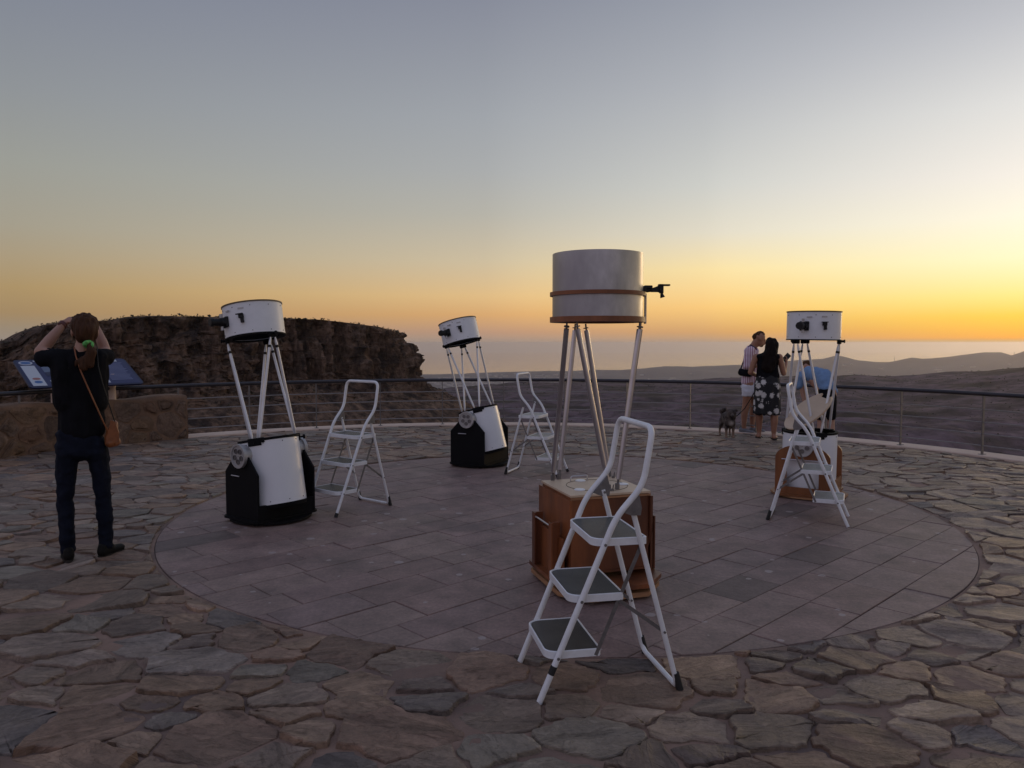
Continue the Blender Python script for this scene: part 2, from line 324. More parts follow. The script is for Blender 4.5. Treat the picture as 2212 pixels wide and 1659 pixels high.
M['plain'] = mat('coastal_plain_soil', (.13,.115,.115), .95, var=.3, scale=.0015, var2=(.07,.066,.06))
M['ridge'] = mat('distant_hills', (.062,.056,.066), .95, var=.25, scale=.002)  # bluish cast of the distant haze mixed into the hill colour
RH = 1500.
def z_hill(A, r, x, y):
    t = float(np.interp(A, HA, HT)); zr = 1.5+t*RH
    n1 = fbm(Vector((x/260, y/260, 3)), 6); n2 = fbm(Vector((x/45, y/45, 9)), 4)
    if r <= RH:
        zn = -8-(r-20)*.27 if r < 260 else -72.8-(r-260)*.012
        if r < 600: k = 0
        else: k = (r-600)/(RH-600)
        k = k*k*(3-2*k); base = zn*(1-k)+zr*k
        amp = min(1, max(0, (r-60)/500))*(1-.88*k)
        n3 = abs(noise.noise(Vector((x/150, y/150, 4)))); return base+amp*(n1*22+n2*5-n3*14)+k*n2*1.2-5*math.sin(k*math.pi)*(.5+n1)
    return zr-(r-RH)*.30+n2*2
rad = [20+ (RH-20)*(k/150)**1.5 for k in range(151)]+[RH+40, RH+150, RH+400, RH+900, 2900]
terr('hillside', -30, 60, 420, rad, z_hill, M['scrub'])
def z_plain(A, r, x, y):
    z = -395-(r-2500)*.008; return z+fbm(Vector((x/700, y/700, 1)), 5)*14
terr('coastal_plain', -60, 62, 160, [2300+ (9300-2300)*k/60 for k in range(61)], z_plain, M['plain'])
RR = 9000.
def z_ridge(A, r, x, y):
    t = float(np.interp(A, RA, RT)); zr = 1.5+t*RR; n1 = fbm(Vector((x/500, y/500, 5)), 6); n0 = fbm(Vector((A*.9, 2.2, 5)), 5)
    zr += n0*3.0
    b = -440.
    if r <= RR: k = (r-7000)/(RR-7000); k = max(0, k)**1.6; return b+(zr-b)*k+n1*46*math.sin(min(1, max(0, k))*math.pi)
    k = (r-RR)/2000; return zr*(1-k)+(-453)*k+n1*10*math.sin(k*math.pi)
terr('distant_mountains', -60, 62, 900, [7000+100*k for k in range(21)]+[9100, 9300, 9700, 10300, 11000], z_ridge, M['ridge'])
# pale buildings scattered over plain and far slopes
tb = MB()
for i in range(300):
    if i < 260: A = random.uniform(-8, 6); r = random.choice([random.uniform(7200, 8600), random.uniform(6000, 8800)])
    else: A = random.choice([12, 20, 24, 29, 31])+random.gauss(0, 1.0); r = random.uniform(7600, 8700)
    x = r*math.sin(R(A)); y = r*math.cos(R(A)); z = max(z_plain(A, r, x, y), z_ridge(A, r, x, y) if r > 7000 else -999)
    sx_ = random.uniform(12, 60); tb.box((x, y, z+3), (sx_, random.uniform(10, 30), random.uniform(8, 16)), Matrix.Identity(4))
M['town'] = mat('whitewashed_town', (.40,.37,.36), .8)
o = tb.build('distant_town', M['town'], recalc=False); o['kind'] = 'stuff'
tag(o, 'pale scattered buildings on the hazy coastal plain', 'town')
# masts on the far skyline
for k, (u, hgt) in enumerate([(1186, 24), (1380, 22), (2012-80, 60), (2190, 30)]):
    A = az(u); r = 9000; x, y = r*math.sin(R(A)), r*math.cos(R(A)); z = z_ridge(A, r, x, y)-4
    t = MB().cyl((x, y, z), (x, y, z+hgt), 3, 1.5, 5).build('skyline_mast', M['post'])
    tag(t, ['far slim mast above the low coast left of the tall metal telescope', 'far slim mast behind the front telescope poles', 'tallest far mast on the mountain saddle right of the wooden telescope', 'far slim mast at the right end of the skyline'][k], 'mast', 'masts on the far skyline')
# sea
M['sea'] = mat('sea_water', (.03,.04,.05), .22, bump=0)
t = M['sea'].node_tree; nn = t.nodes.new('ShaderNodeTexNoise'); tcn = t.nodes.new('ShaderNodeTexCoord'); mp = t.nodes.new('ShaderNodeMapping'); mp.inputs['Scale'].default_value = (.0004, .004, 1)
t.links.new(tcn.outputs['Object'], mp.inputs[0]); t.links.new(mp.outputs[0], nn.inputs['Vector']); nn.inputs['Scale'].default_value = 1.; nn.inputs['Detail'].default_value = 6
mr = t.nodes.new('ShaderNodeMapRange'); mr.inputs[3].default_value = .03; mr.inputs[4].default_value = .16; t.links.new(nn.outputs['Fac'], mr.inputs[0]); t.links.new(mr.outputs[0], t.nodes['Principled BSDF'].inputs['Roughness'])
P = []
for i in range(60):
    A = -75+160*i/59; P.append([(r*math.sin(R(A)), r*math.cos(R(A)), -450) for r in (9500, 12000, 16000, 24000, 33500)])
grid_obj('sea', P, M['sea'])

# ------------------------------------------------------------------ rocky mesa
M['rock'] = mat('mesa_rock', (.155,.100,.070), .95, var=.85, scale=.34, var2=(.045,.032,.027), bump=1.0, bscale=.55, bdist=2.2, spec=.1, stretch=(1,1,.6))
def mesa():
    t = M['rock'].node_tree; n = t.nodes; l = t.links; b = n['Principled BSDF']; src = b.inputs['Base Color'].links[0].from_socket
    tcn = n.new('ShaderNodeTexCoord'); x = n.new('ShaderNodeTexNoise'); x.inputs['Scale'].default_value = .06; x.inputs['Detail'].default_value = 5; l.new(tcn.outputs['Object'], x.inputs['Vector'])
    mr = n.new('ShaderNodeMapRange'); mr.inputs[1].default_value = .55; mr.inputs[2].default_value = .68; mr.inputs[4].default_value = .7; l.new(x.outputs['Fac'], mr.inputs[0])
    mc = n.new('ShaderNodeMix'); mc.data_type = 'RGBA'; l.new(mr.outputs[0], mc.inputs[0]); l.new(src, mc.inputs[6]); mc.inputs[7].default_value = (.20,.115,.070,1); l.new(mc.outputs[2], b.inputs['Base Color'])
    rim = [(-130,560),(-96,500),(-72,440),(-60,400),(-57,376),(-60,360),(-70,347),(-88,333),(-108,318),(-130,300),(-152,283),(-172,268),(-190,254),(-215,244),(-250,236),(-310,230),(-420,230)]
    rim = [Vector((a, b_, 0)) for a, b_ in rim]
    # smooth, resample
    pts = []
    for i in range(len(rim)-1):
        p0 = rim[max(i-1, 0)]; p1 = rim[i]; p2 = rim[i+1]; p3 = rim[min(i+2, len(rim)-1)]
        for k in range(12):
            q = k/12; pts.append(.5*((2*p1)+(-p0+p2)*q+(2*p0-5*p1+4*p2-p3)*q*q+(-p0+3*p1-3*p2+p3)*q**3))
    L = [0]
    for i in range(1, len(pts)): L.append(L[-1]+(pts[i]-pts[i-1]).length)
    n_s = 900; tot = L[-1]; xs = np.interp(np.linspace(0, tot, n_s), L, [p.x for p in pts]); ys = np.interp(np.linspace(0, tot, n_s), L, [p.y for p in pts])
    top = [(-200,745),(0,743),(40,735),(60,718),(100,703),(150,696),(230,693),(300,686),(370,683),(440,684),(615,687),(700,691),(760,698),(820,706),(848,714),(870,722),(1100,730)]
    TA = [az(u) for u, v in top]; TV = [el(u, v) for u, v in top]
    prof = [(-60,-.5),(-40,0),(-22,.2),(-10,.2),(-4,0)]+[(.0,0)]
    # (outward distance, drop) keypoints from rim to talus
    key = [(0,0),(2.0,1.2),(3.0,4.5),(4.2,8.5),(7.0,10.5),(8.2,14.5),(10.0,17.5),(11.5,22.5),(13.0,27),(17,29.5),(60,54),(150,104)]
    kd = [0]
    for i in range(1, len(key)): kd.append(kd[-1]+math.hypot(key[i][0]-key[i-1][0], key[i][1]-key[i-1][1]))
    n_p = 170; dd = list(np.linspace(0, 46, 115))+list(46+(kd[-1]-46)*np.linspace(0.01, 1, 55)**1.4)
    P = []
    for i in range(n_s):
        j0 = max(i-6, 0); j1 = min(i+6, n_s-1); tx, ty = xs[j1]-xs[j0], ys[j1]-ys[j0]; h = math.hypot(tx, ty); nx, ny = -ty/h, tx/h   # outward
        # rim runs from the back round the tip to the left; outward is to its left hand side
        cx_, cy_ = xs[i], ys[i]
        if nx*(-cx_-0)+ny*(-cy_) < 0 and i > n_s*.35: nx, ny = -nx, -ny
        A = math.degrees(math.atan2(cx_, cy_)); D = math.hypot(cx_, cy_)
        zr = 1.5+float(np.interp(A, TA, TV))*D if cy_ < 400 else 7.5
        s = tot*i/(n_s-1)
        tip = max(0, 1-abs(s-230)/150)            # strong columns near the right end
        lf = min(1, max(.0, (A+36)/9))              # the left end is lower and gentler
        row = []
        for (po, dz) in prof[:-1]:
            row.append((cx_+nx*po, cy_+ny*po, zr+dz+fbm(Vector((s/14, po/14, 2)), 3)*.9))
        for q, d_ in enumerate(dd):
            o_ = float(np.interp(d_, kd, [k[0] for k in key])); dz = float(np.interp(d_, kd, [k[1] for k in key]))
            gentle = 1+ (1-lf)*.9+ (1-tip)*.35
            o2 = o_*gentle
            fade = min(1, d_/3)*(1 if dz < 27 else max(.25, 1-(dz-27)/12))
            c1 = abs(noise.noise(Vector((s/8.5, dz/60, 1)))); c2 = abs(noise.noise(Vector((s/3.2, dz/28, 7))))
            colm = (c1*13+c2*6)*(.25+.95*tip)
            big = fbm(Vector((s/30, dz/40, 11)), 3)*5
            px_, py_ = cx_+nx*o2, cy_+ny*o2
            f3 = fbm(Vector((px_/9, py_/9, dz/5)), 7)*5.0-abs(noise.noise(Vector((px_/3, py_/3, dz/2.2))))*2.0
            wx = s+3*noise.noise(Vector((s/9, dz/6, 21))); wz = dz+1.5*noise.noise(Vector((s/7, dz/5, 31)))
            blk = noise.cell(Vector((wx/5.5, wz/3.6, 3)))*2.6+noise.cell(Vector((wx/2.3, wz/1.7, 8)))*1.3-2.0
            strat = noise.noise(Vector((s/40, (dz+s*.22*(1-tip))/2.1, 5)))*1.1
            o2 += fade*(-colm+(big+f3*.75+blk)*(1-.5*tip)+strat+1.2)
            row.append((cx_+nx*o2, cy_+ny*o2, zr-dz*(.75+.25*lf)+f3*.35*fade))
        P.append(row)
    o = grid_obj('rocky_mesa', P, M['rock'], smooth=False)
    return P
PM = mesa()
# scrub bushes on the mesa rim and slopes
M['bush'] = mat('dry_scrub', (.045,.040,.022), .9, var=.5, scale=.4)
mb = MB(); rs = random.Random(3)
for k in range(5200):
    i = rs.randrange(200, 899)
    if k < 1500: j = rs.randrange(1, 6)
    elif k < 2600: j = rs.randrange(6, 60)
    else: j = rs.randrange(85, 168)
    p = Vector(PM[i][j]); s = rs.uniform(.18, .55)*(1.1 if j > 80 else .9)
    if k < 1500 and rs.random() < .12: s *= 1.9
    for q in range(3):
        c = p+Vector((rs.uniform(-s, s), rs.uniform(-s, s), rs.uniform(0, s)))
        vs = [c+Vector((rs.uniform(-1,1), rs.uniform(-1,1), rs.uniform(-.4,1)))*s for _ in range(4)]
        mb.add(vs, [(0,1,2),(0,2,3),(0,3,1),(1,3,2)])
o = mb.build('scrub_bushes', M['bush'], recalc=False); o['kind'] = 'stuff'; tag(o, 'dry dark bushes over the rim and slopes of the rocky mesa', 'bushes')

mb = MB(); rs = random.Random(12)
for k in range(9000):
    A = rs.uniform(-10, 38); r_ = 260+1250*rs.random()**.8; x = r_*math.sin(R(A)); y = r_*math.cos(R(A))
    if noise.noise(Vector((x/70, y/70, 2)))+rs.uniform(-.4, .4) < 0: continue
    z = z_hill(A, r_, x, y); s = rs.uniform(.35, 1.0)*(.5+r_/1500)
    vs = [Vector((x, y, z+s*.3))+Vector((rs.uniform(-1.3, 1.3), rs.uniform(-1.3, 1.3), rs.uniform(-.5, .9)))*s for _ in range(5)]
    mb.add(vs, [(0,1,2),(0,2,3),(0,3,4),(1,3,2),(1,4,3),(0,4,1)])
o = mb.build('hillside_scrub', M['bush'], recalc=False); o['kind'] = 'stuff'; tag(o, 'dark scrub dotted over the hazy slopes beyond the railing', 'scrub')

# ------------------------------------------------------------------ terrace: cells, stones, slabs
KC = Vector((-.242, 6.409)); KR = 7.24          # terrace arc inside the kerb
PC = Vector((.385, 6.83)); PR = 3.28            # round paving
def clip(poly, px, py, nx, ny):
    out = []; n = len(poly)
    for i in range(n):
        a = poly[i]; b = poly[(i+1) % n]; da = (a[0]-px)*nx+(a[1]-py)*ny; db = (b[0]-px)*nx+(b[1]-py)*ny
        if da <= 0: out.append(a)
        if (da < 0 < db) or (db < 0 < da): t = da/(da-db); out.append((a[0]+(b[0]-a[0])*t, a[1]+(b[1]-a[1])*t))
    return out
def area(p): return .5*sum(p[i][0]*p[(i+1) % len(p)][1]-p[(i+1) % len(p)][0]*p[i][1] for i in range(len(p)))
def cells(seeds, wts, rad):
    g = {}; cs = rad
    for i, (x, y) in enumerate(seeds): g.setdefault((int(x//cs), int(y//cs)), []).append(i)
    res = []
    for i, (x, y) in enumerate(seeds):
        poly = [(x-rad, y-rad), (x+rad, y-rad), (x+rad, y+rad), (x-rad, y+rad)]
        gx, gy = int(x//cs), int(y//cs)
        for a in range(-2, 3):
            for b in range(-2, 3):
                for j in g.get((gx+a, gy+b), ()):
                    if j == i: continue
                    dx, dy = seeds[j][0]-x, seeds[j][1]-y; d2 = dx*dx+dy*dy
                    if d2 > 4*rad*rad or len(poly) < 3: continue
                    t = .5*(1+(wts[i]-wts[j])/d2); poly = clip(poly, x+dx*t, y+dy*t, dx, dy)
        res.append(poly if len(poly) > 2 else None)
    return res
def stone_outline(poly, gap, rs, jit, corner=.03, step=.045):
    """shrink, round and roughen a convex cell"""
    if area(poly) < 0: poly = poly[::-1]
    q = poly; n = len(poly)
    for i in range(n):
        a = poly[i]; b = poly[(i+1) % n]; dx, dy = b[0]-a[0], b[1]-a[1]; h = math.hypot(dx, dy)
        if h < 1e-5: continue
        nx, ny = dy/h, -dx/h; g_ = gap*rs.uniform(.45, 1.7); q = clip(q, a[0]-nx*g_, a[1]-ny*g_, nx, ny)
        if len(q) < 3: return None
    if abs(area(q)) < .004: return None
    # cut corners
    out = []; n = len(q)
    for i in range(n):
        p0 = Vector(q[i-1]); p1 = Vector(q[i]); p2 = Vector(q[(i+1) % n]); a = p0-p1; b = p2-p1
        if a.length < 1e-4 or b.length < 1e-4: continue
        c = min(corner*rs.uniform(.4, 1.6), a.length*.4, b.length*.4)
        s1 = p1+a.normalized()*c; s2 = p1+b.normalized()*c
        out += [s1, s1*.25+p1*.5+s2*.25, s2]
    res = []
    for i in range(len(out)):
        a, b = out[i], out[(i+1) % len(out)]; L = (b-a).length; k = max(1, int(L/step))
        for j in range(k):
            p = a.lerp(b, j/k); nz = Vector((noise.noise(Vector((p.x*9, p.y*9, 1.3))), noise.noise(Vector((p.x*9, p.y*9, 7.7)))))
            nz2 = Vector((noise.noise(Vector((p.x*31, p.y*31, 1.3))), noise.noise(Vector((p.x*31, p.y*31, 7.7)))))
            nz3 = Vector((noise.noise(Vector((p.x*70, p.y*70, 4))), noise.noise(Vector((p.x*70, p.y*70, 8))))); res.append(p+nz*jit+nz2*jit*.6+nz3*jit*.3)
    return res
class SM:   # stone mesh accumulator with uv and tone
    def __init__(s): s.v = []; s.f = []; s.uv = []; s.t = []; s.sm = []
    def stone(s, out, h, tone, rs, M2=None, tilt=.02, bulge=.0, inset=.005, z0=-.012):
        c = sum(out, Vector((0, 0)))/len(out); n = len(out); o = len(s.v); ang = rs.gauss(0, .35) + (1.2 if rs.random() < .15 else 0); ca, sa = math.cos(ang), math.sin(ang)
        uo, vo_ = rs.uniform(0, 50), rs.uniform(0, 50); tx, ty = rs.gauss(0, tilt), rs.gauss(0, tilt); pts = []
        def Z(p, h_, am):
            d = p-c; return h_+d.x*tx+d.y*ty+am*noise.noise(Vector((p.x*7+uo, p.y*7, 3)))
        def lay(p, am):   # cleaved steps across the top
            v = noise.noise(Vector(((ca*p.x-sa*p.y)*2.2+uo, (sa*p.x+ca*p.y)*7+vo_, 1)))*3.2
            return am*(math.floor(v)+min(1, max(0, (v-math.floor(v)-.55)/.3)))
        rings = [(0., lambda p: z0), (.0, lambda p: Z(p, h*.78, .0)), (inset, lambda p: Z(p, h, .003)), (inset, lambda p: Z(p, h, .003)), (-.78, lambda p: Z(p, h+bulge*.6, .004)+lay(p, .0042)), (-.48, lambda p: Z(p, h+bulge, .005)+lay(p, .0042))]
        R_ = sum((p-c).length for p in out)/n
        for ins, zf in rings:
            for p in out:
                d = p-c; k = -ins if ins < 0 else max(.2, 1-ins/max(d.length, 1e-3))
                if ins == 0. and zf is rings[0][1]: k = 1.03
                q = c+d*k; pts.append((q.x, q.y, zf(q)))
        pts.append((c.x, c.y, Z(c, h+bulge*1.2, .005)+lay(c, .0042)))
        for p in pts:
            s.uv.append((ca*p[0]-sa*p[1]+uo, sa*p[0]+ca*p[1]+vo_+p[2])); s.t.append(tone)
            s.v.append(M2(*p) if M2 else p)
        for r in (0, 1, 3, 4):
            for i in range(n): a = o+r*n+i; b = o+r*n+(i+1) % n; s.f.append((a, b, b+n, a+n)); s.sm.append(r > 1)
        ctr = o+6*n
        for i in range(n): s.f.append((o+5*n+i, o+5*n+(i+1) % n, ctr)); s.sm.append(True)
    def build(s, name, m, parent, smooth=True):
        me = bpy.data.meshes.new(name); me.from_pydata(s.v, [], s.f); me.polygons.foreach_set('use_smooth', s.sm if len(s.sm) == len(s.f) else [smooth]*len(s.f))
        at = me.attributes.new('tone', 'FLOAT_COLOR', 'POINT'); at.data.foreach_set('color', [c for t in s.t for c in (*t, 1)])
        uvl = me.uv_layers.new(name='UVMap'); li = [0]*len(me.loops); me.loops.foreach_get('vertex_index', li); uvl.data.foreach_set('uv', [c for i in li for c in s.uv[i]])
        me.materials.append(m); o = bpy.data.objects.new(name, me); C.objects.link(o); o.parent = parent
        return o
tones = [(.145,.140,.135),(.165,.140,.115),(.090,.075,.072),(.205,.150,.105),(.150,.150,.130),(.18,.135,.100),(.125,.105,.090),(.23,.195,.160),(.10,.098,.10),(.165,.115,.085),(.19,.165,.145)]
tones = [tuple((a*.72+g0*.28)*b for a, g0, b in zip(t_, (.150,.132,.118), (1.34,1.13,1.0))) for t_ in tones]
# mortar sheet with the round paving left out, and the bed below it
def in_terrace(x, y, m=0):
    if y < KC.y: return abs(x-KC.x) < KR-m
    return math.hypot(x-KC.x, y-KC.y) < KR-m
seg = 160; mbm = MB(); inner = []; outer = []
for i in range(seg):
    a = 2*math.pi*i/seg; inner.append((PC.x+(PR+.005)*math.cos(a), PC.y+(PR+.005)*math.sin(a)))
    dx, dy = math.cos(a), math.sin(a); t = 3.4
    while True:
        x, y = PC.x+dx*t, PC.y+dy*t
        if not in_terrace(x, y, -.03) or y < -6: break
        t += .02
    outer.append((x, y))
rings = []
NR = 14
for k in range(NR+1):
    t = (k/NR)**1.3
    for i in range(seg):
        x = inner[i][0]*(1-t)+outer[i][0]*t; y = inner[i][1]*(1-t)+outer[i][1]*t; rings.append((x, y, .003*noise.noise(Vector((x*2, y*2, 0))) if 0 < k < NR else 0))
mbm.add(rings, [(k*seg+i, k*seg+(i+1) % seg, (k+1)*seg+(i+1) % seg, (k+1)*seg+i) for k in range(NR) for i in range(seg)], True)
mbm.add([(x, y, z) for x, y in inner for z in (0, -.05)], [(2*i, 2*((i+1) % seg), 2*((i+1) % seg)+1, 2*i+1) for i in range(seg)], True)
ground = mbm.build('terrace_paving', M['mortar']); ground['kind'] = 'structure'
mbb = MB().prism([(PC.x+(PR+.02)*math.cos(2*math.pi*i/96), PC.y+(PR+.02)*math.sin(2*math.pi*i/96)) for i in range(96)], -.06, -.008)
bed = mbb.build('round_paving', M['bed']); bed['kind'] = 'structure'
# terrace body under everything
body = [(KC.x+7.68*math.cos(a), KC.y+7.68*math.sin(a)) for a in np.linspace(0, math.pi, 60)]+[(-7.92, -7), (7.44, -7)]
o = MB().prism(body, -3.0, -.055).build('terrace_base', M['wallmortar']); o['kind'] = 'structure'
rs = random.Random(21); YS = 1.22; seeds = []; wts = []
tries = 0
while tries < 60000:
    tries += 1
    x = rs.uniform(-7.6, 7.3); y = rs.uniform(-1.5, 13.8)
    if not in_terrace(x, y, -.15) or math.hypot(x-PC.x, y-PC.y) < PR-.15: continue
    r = rs.choice((.09, .12, .145, .17, .19)) if tries < 22000 else .085
    yy = y*YS; ok = True
    for (sx2, sy2), w2 in zip(seeds, wts):
        if abs(sx2-x) < .55 and abs(sy2-yy) < .55 and math.hypot(sx2-x, sy2-yy) < r+w2: ok = False; break
    if ok: seeds.append((x, yy)); wts.append(r)
cl = cells(seeds, [r*r*1.1 for r in wts], .62)
stones = []
for poly in cl:
    if not poly: continue
    poly = [(a, b/YS) for a, b in poly]
    cx0 = sum(p[0] for p in poly)/len(poly); cy0 = sum(p[1] for p in poly)/len(poly)
    # trim to the terrace edge and to the round paving
    if cy0 > KC.y-1:
        d0 = Vector((cx0, cy0))-KC; u_ = d0.normalized(); poly = clip(poly, KC.x+u_.x*KR, KC.y+u_.y*KR, u_.x, u_.y)
    d1 = Vector((cx0, cy0))-PC
    if d1.length < PR+1:
        u_ = d1.normalized()
        # several chords so the edge follows the circle
        k_ = 0
        poly = clip(poly, PC.x+u_.x*(PR+.02), PC.y+u_.y*(PR+.02), -u_.x, -u_.y) if len(poly) > 2 else poly
    if len(poly) < 3: continue
    near = cy0 < 4.6
    out = stone_outline(poly, .013 if near else .010, rs, .028 if near else .02, .020 if near else .018, .026 if near else .055)
    if not out: continue
    out2 = []
    for p in out:
        d1 = p-PC
        if d1.length < PR+.03: p = PC+d1.normalized()*(PR+.03)
        out2.append(p)
    stones.append((cx0, cy0, out2))
def wrong(x, y):   # projected size: stones outside the frame last
    if y < 1.9: return 1e6-y
    s_ = abs(x/y) ; return (x*x+y*y)+(400 if s_ > .72 else 0)
stones.sort(key=lambda s_: wrong(s_[0], s_[1]))
rest = SM()
for k, (x, y, out) in enumerate(stones):
    tn = rs.choice(tones); f = rs.uniform(.8, 1.25)
    if x < -.5 and y < 5.5 and rs.random() < .5: tn = rs.choice([tones[3], tones[5], tones[9], tones[1]])
    if x > 1.5 and rs.random() < .5: tn = rs.choice([tones[7], tones[10], tones[7], tones[1], tones[3]])
    tn = tuple(c*f for c in tn); far = y > 6
    h = rs.uniform(.007, .022); tl = .05 if not far else .045
    if k < 300:
        s_ = SM(); s_.stone(out, h, tn, rs, tilt=tl); s_.build('stone', M['stone'], ground)
    else: rest.stone(out, h*(.8 if far else 1), tn, rs, tilt=tl)
o = rest.build('stone', M['stone'], ground); o['kind'] = 'stuff'
# slabs of the round paving, in rows running towards the upper right
rs = random.Random(5); ang = R(44); ca, sa = math.cos(ang), math.sin(ang)
circ = [(PC.x+PR*math.cos(2*math.pi*i/120), PC.y+PR*math.sin(2*math.pi*i/120)) for i in range(120)]
slabn = 0; row = -3.6; base_t = [(.212,.138,.120),(.218,.146,.124),(.202,.136,.120),(.224,.152,.126),(.208,.134,.114)]
while row < 3.6:
    hh = rs.choice((.26, .29, .32)); x0 = -3.6+rs.uniform(-.5, 0)
    while x0 < 3.6:
        L = rs.choice((.36, .45, .52, .6, .68)); g_ = .0026
        q = [(x0+g_, row+g_), (x0+L-g_, row+g_), (x0+L-g_, row+hh-g_), (x0+g_, row+hh-g_)]
        q = [(PC.x+ca*a-sa*b, PC.y+sa*a+ca*b) for a, b in q]
        far = max(math.hypot(a-PC.x, b-PC.y) for a, b in q); x0 += L
        if far > PR:
            mid = Vector((sum(p[0] for p in q)/4, sum(p[1] for p in q)/4))-PC; am = math.atan2(mid.y, mid.x)
            for i in range(-16, 17):
                a_ = am+i*.03; q = clip(q, PC.x+PR*math.cos(a_), PC.y+PR*math.sin(a_), math.cos(a_), math.sin(a_))
                if len(q) < 3: break
        if len(q) < 3 or abs(area(q)) < .004: continue
        if area(q) < 0: q = q[::-1]
        # drop near-duplicate points
        qq = [q[i] for i in range(len(q)) if math.hypot(q[i][0]-q[i-1][0], q[i][1]-q[i-1][1]) > .004]; n = len(qq)
        if n < 3: continue
        c = Vector((sum(p[0] for p in qq)/n, sum(p[1] for p in qq)/n)); zt = rs.gauss(.004, .0012); tx, ty = rs.gauss(0, .002), rs.gauss(0, .002)
        s_ = SM(); tn = rs.choice(base_t); f = rs.uniform(.93, 1.07)
        if rs.random() < .04: tn = (.125,.085,.074)
        tn = tuple(t_*f for t_ in tn)
        for k, (ins, z) in enumerate(((0, -.03), (0, zt-.004), (.004, zt))):
            for p in qq:
                d = Vector(p)-c; p2 = c+d*(1-ins/max(d.length, .01)); s_.v.append((p2.x, p2.y, z+((p2.x-c.x)*tx+(p2.y-c.y)*ty if k else 0))); s_.uv.append((p2.x, p2.y)); s_.t.append(tn)
        for r_ in range(2):
            for i in range(n): a_ = r_*n+i; b_ = r_*n+(i+1) % n; s_.f.append((a_, b_, b_+n, a_+n))
        s_.f.append(tuple(range(2*n, 3*n))); s_.build('slab', M['slab'], bed, smooth=False); slabn += 1
    row += hh
print('stones', len(stones), 'slabs', slabn)

# ------------------------------------------------------------------ kerb, railing, wall
def P3(r, deg, z): return (KC.x+r*math.cos(R(deg)), KC.y+r*math.sin(R(deg)), z)
kb = MB(); prof = [(7.24, -.05), (7.24, .022), (7.252, .032), (7.64, .030), (7.66, .015), (7.66, -.6)]
kb.lathe(prof, 120, Matrix.Translation((KC.x, KC.y, 0)), a0=R(-5), a1=R(185))
o = kb.build('kerb', M['kerb']); o['kind'] = 'structure'
rail = empty('railing', 'curved dark steel railing with thin cables along the terrace edge', 'railing', P3(7.36, 90, .03))
inv = Matrix.Translation((-rail.location.x, -rail.location.y, -rail.location.z))
RZ = .83
MB().tube([P3(7.34, a, RZ) for a in np.linspace(-10, 190, 150)], .029, 10, inv).build('handrail', M['rail'], rail)
for k, z in enumerate((.145, .30, .455, .62)):
    for a0, a1 in ((-10, 132), (132, 190)):
        if a0 == 132: continue
        MB().tube([P3(7.36, a, z+.0012*math.sin(a*2+k)) for a in np.linspace(a0, a1, 130)], .009, 6, inv).build('cable', M['cable'], rail)
pa = [89.3+8.62*k for k in range(-11, 6)]
for a in pa:
    m_ = inv @ Matrix.Translation(P3(7.36, a, 0)) @ Matrix.Rotation(R(a), 4, 'Z')
    MB().box((0, 0, .42), (.045, .012, .78), m_).box((-.0, 0, .034), (.09, .06, .008), m_).build('post', M['post'], rail)
for a in (141.4, 149.5, 158, 167, 176):
    m_ = inv @ Matrix.Translation(P3(7.36, a, 0)) @ Matrix.Rotation(R(a), 4, 'Z')
    MB().box((0, 0, .76), (.045, .012, .13), m_).build('post', M['post'], rail)
# stone wall under the railing on the left
W0, W1 = 131.8, 184.0; WR = 7.2
wall = empty('stone_wall', 'low brown stone wall below the railing and information board at the left', 'wall', P3(WR, 145, 0))
winv = Matrix.Translation((-wall.location.x, -wall.location.y, 0))
def top_h(a): return .685+.02*math.sin(a*.21)+.012*math.sin(a*.9)
wb = MB(); vs = []; ns = 70
for i in range(ns+1):
    a = W0+(W1-W0)*i/ns; h = top_h(a)
    for (r, z) in ((WR, -.05), (WR, h-.05), (WR+.02, h-.012), (WR+.07, h), (WR+.36, h), (WR+.42, h-.03), (WR+.44, -.5)): vs.append(P3(r, a, z+.006*noise.noise(Vector((a, r*9, z*5)))))
wb.add(vs, [(i*7+k, (i+1)*7+k, (i+1)*7+k+1, i*7+k+1) for i in range(ns) for k in range(6)], True, winv)
wb.add(vs[:7], [list(range(7))], False, winv)
wb.build('mortar', M['wallmortar'], wall)
rs = random.Random(9); sd = []; wt = []; LW = R(W1-W0)*WR
for t in range(9000):
    x = rs.uniform(0, LW); y = rs.uniform(0, .64); r = rs.choice((.13, .16, .19)) if t < 3000 else .10
    if all(math.hypot(x-a, y-b) > r+c for (a, b), c in zip(sd, wt)): sd.append((x, y)); wt.append(r)
wt_t = [(.17,.105,.065),(.15,.095,.065),(.18,.115,.072),(.135,.088,.062),(.16,.105,.075),(.165,.095,.060)]
for poly in cells(sd, [r*r for r in wt], .6):
    if not poly: continue
    for (px, py, nx, ny) in ((0, .0, 0, -1), (0, .64, 0, 1), (.012, 0, -1, 0), (LW, 0, 1, 0)): poly = clip(poly, px, py, nx, ny) if len(poly) > 2 else poly
    if len(poly) < 3: continue
    out = stone_outline(poly, .016, rs, .022, .06, .05)
    if not out: continue
    def WM(x, y, z): 
        p = Vector(P3(WR-.004-z, W0+math.degrees(x/WR), y)); return tuple(winv @ p)
    s_ = SM(); k_ = rs.uniform(.82, 1.15); s_.stone(out, rs.uniform(.004, .013), tuple(c*k_ for c in rs.choice(wt_t)), rs, WM, tilt=.03, bulge=.006, inset=.03); s_.build('stone', M['wallstone'], wall)
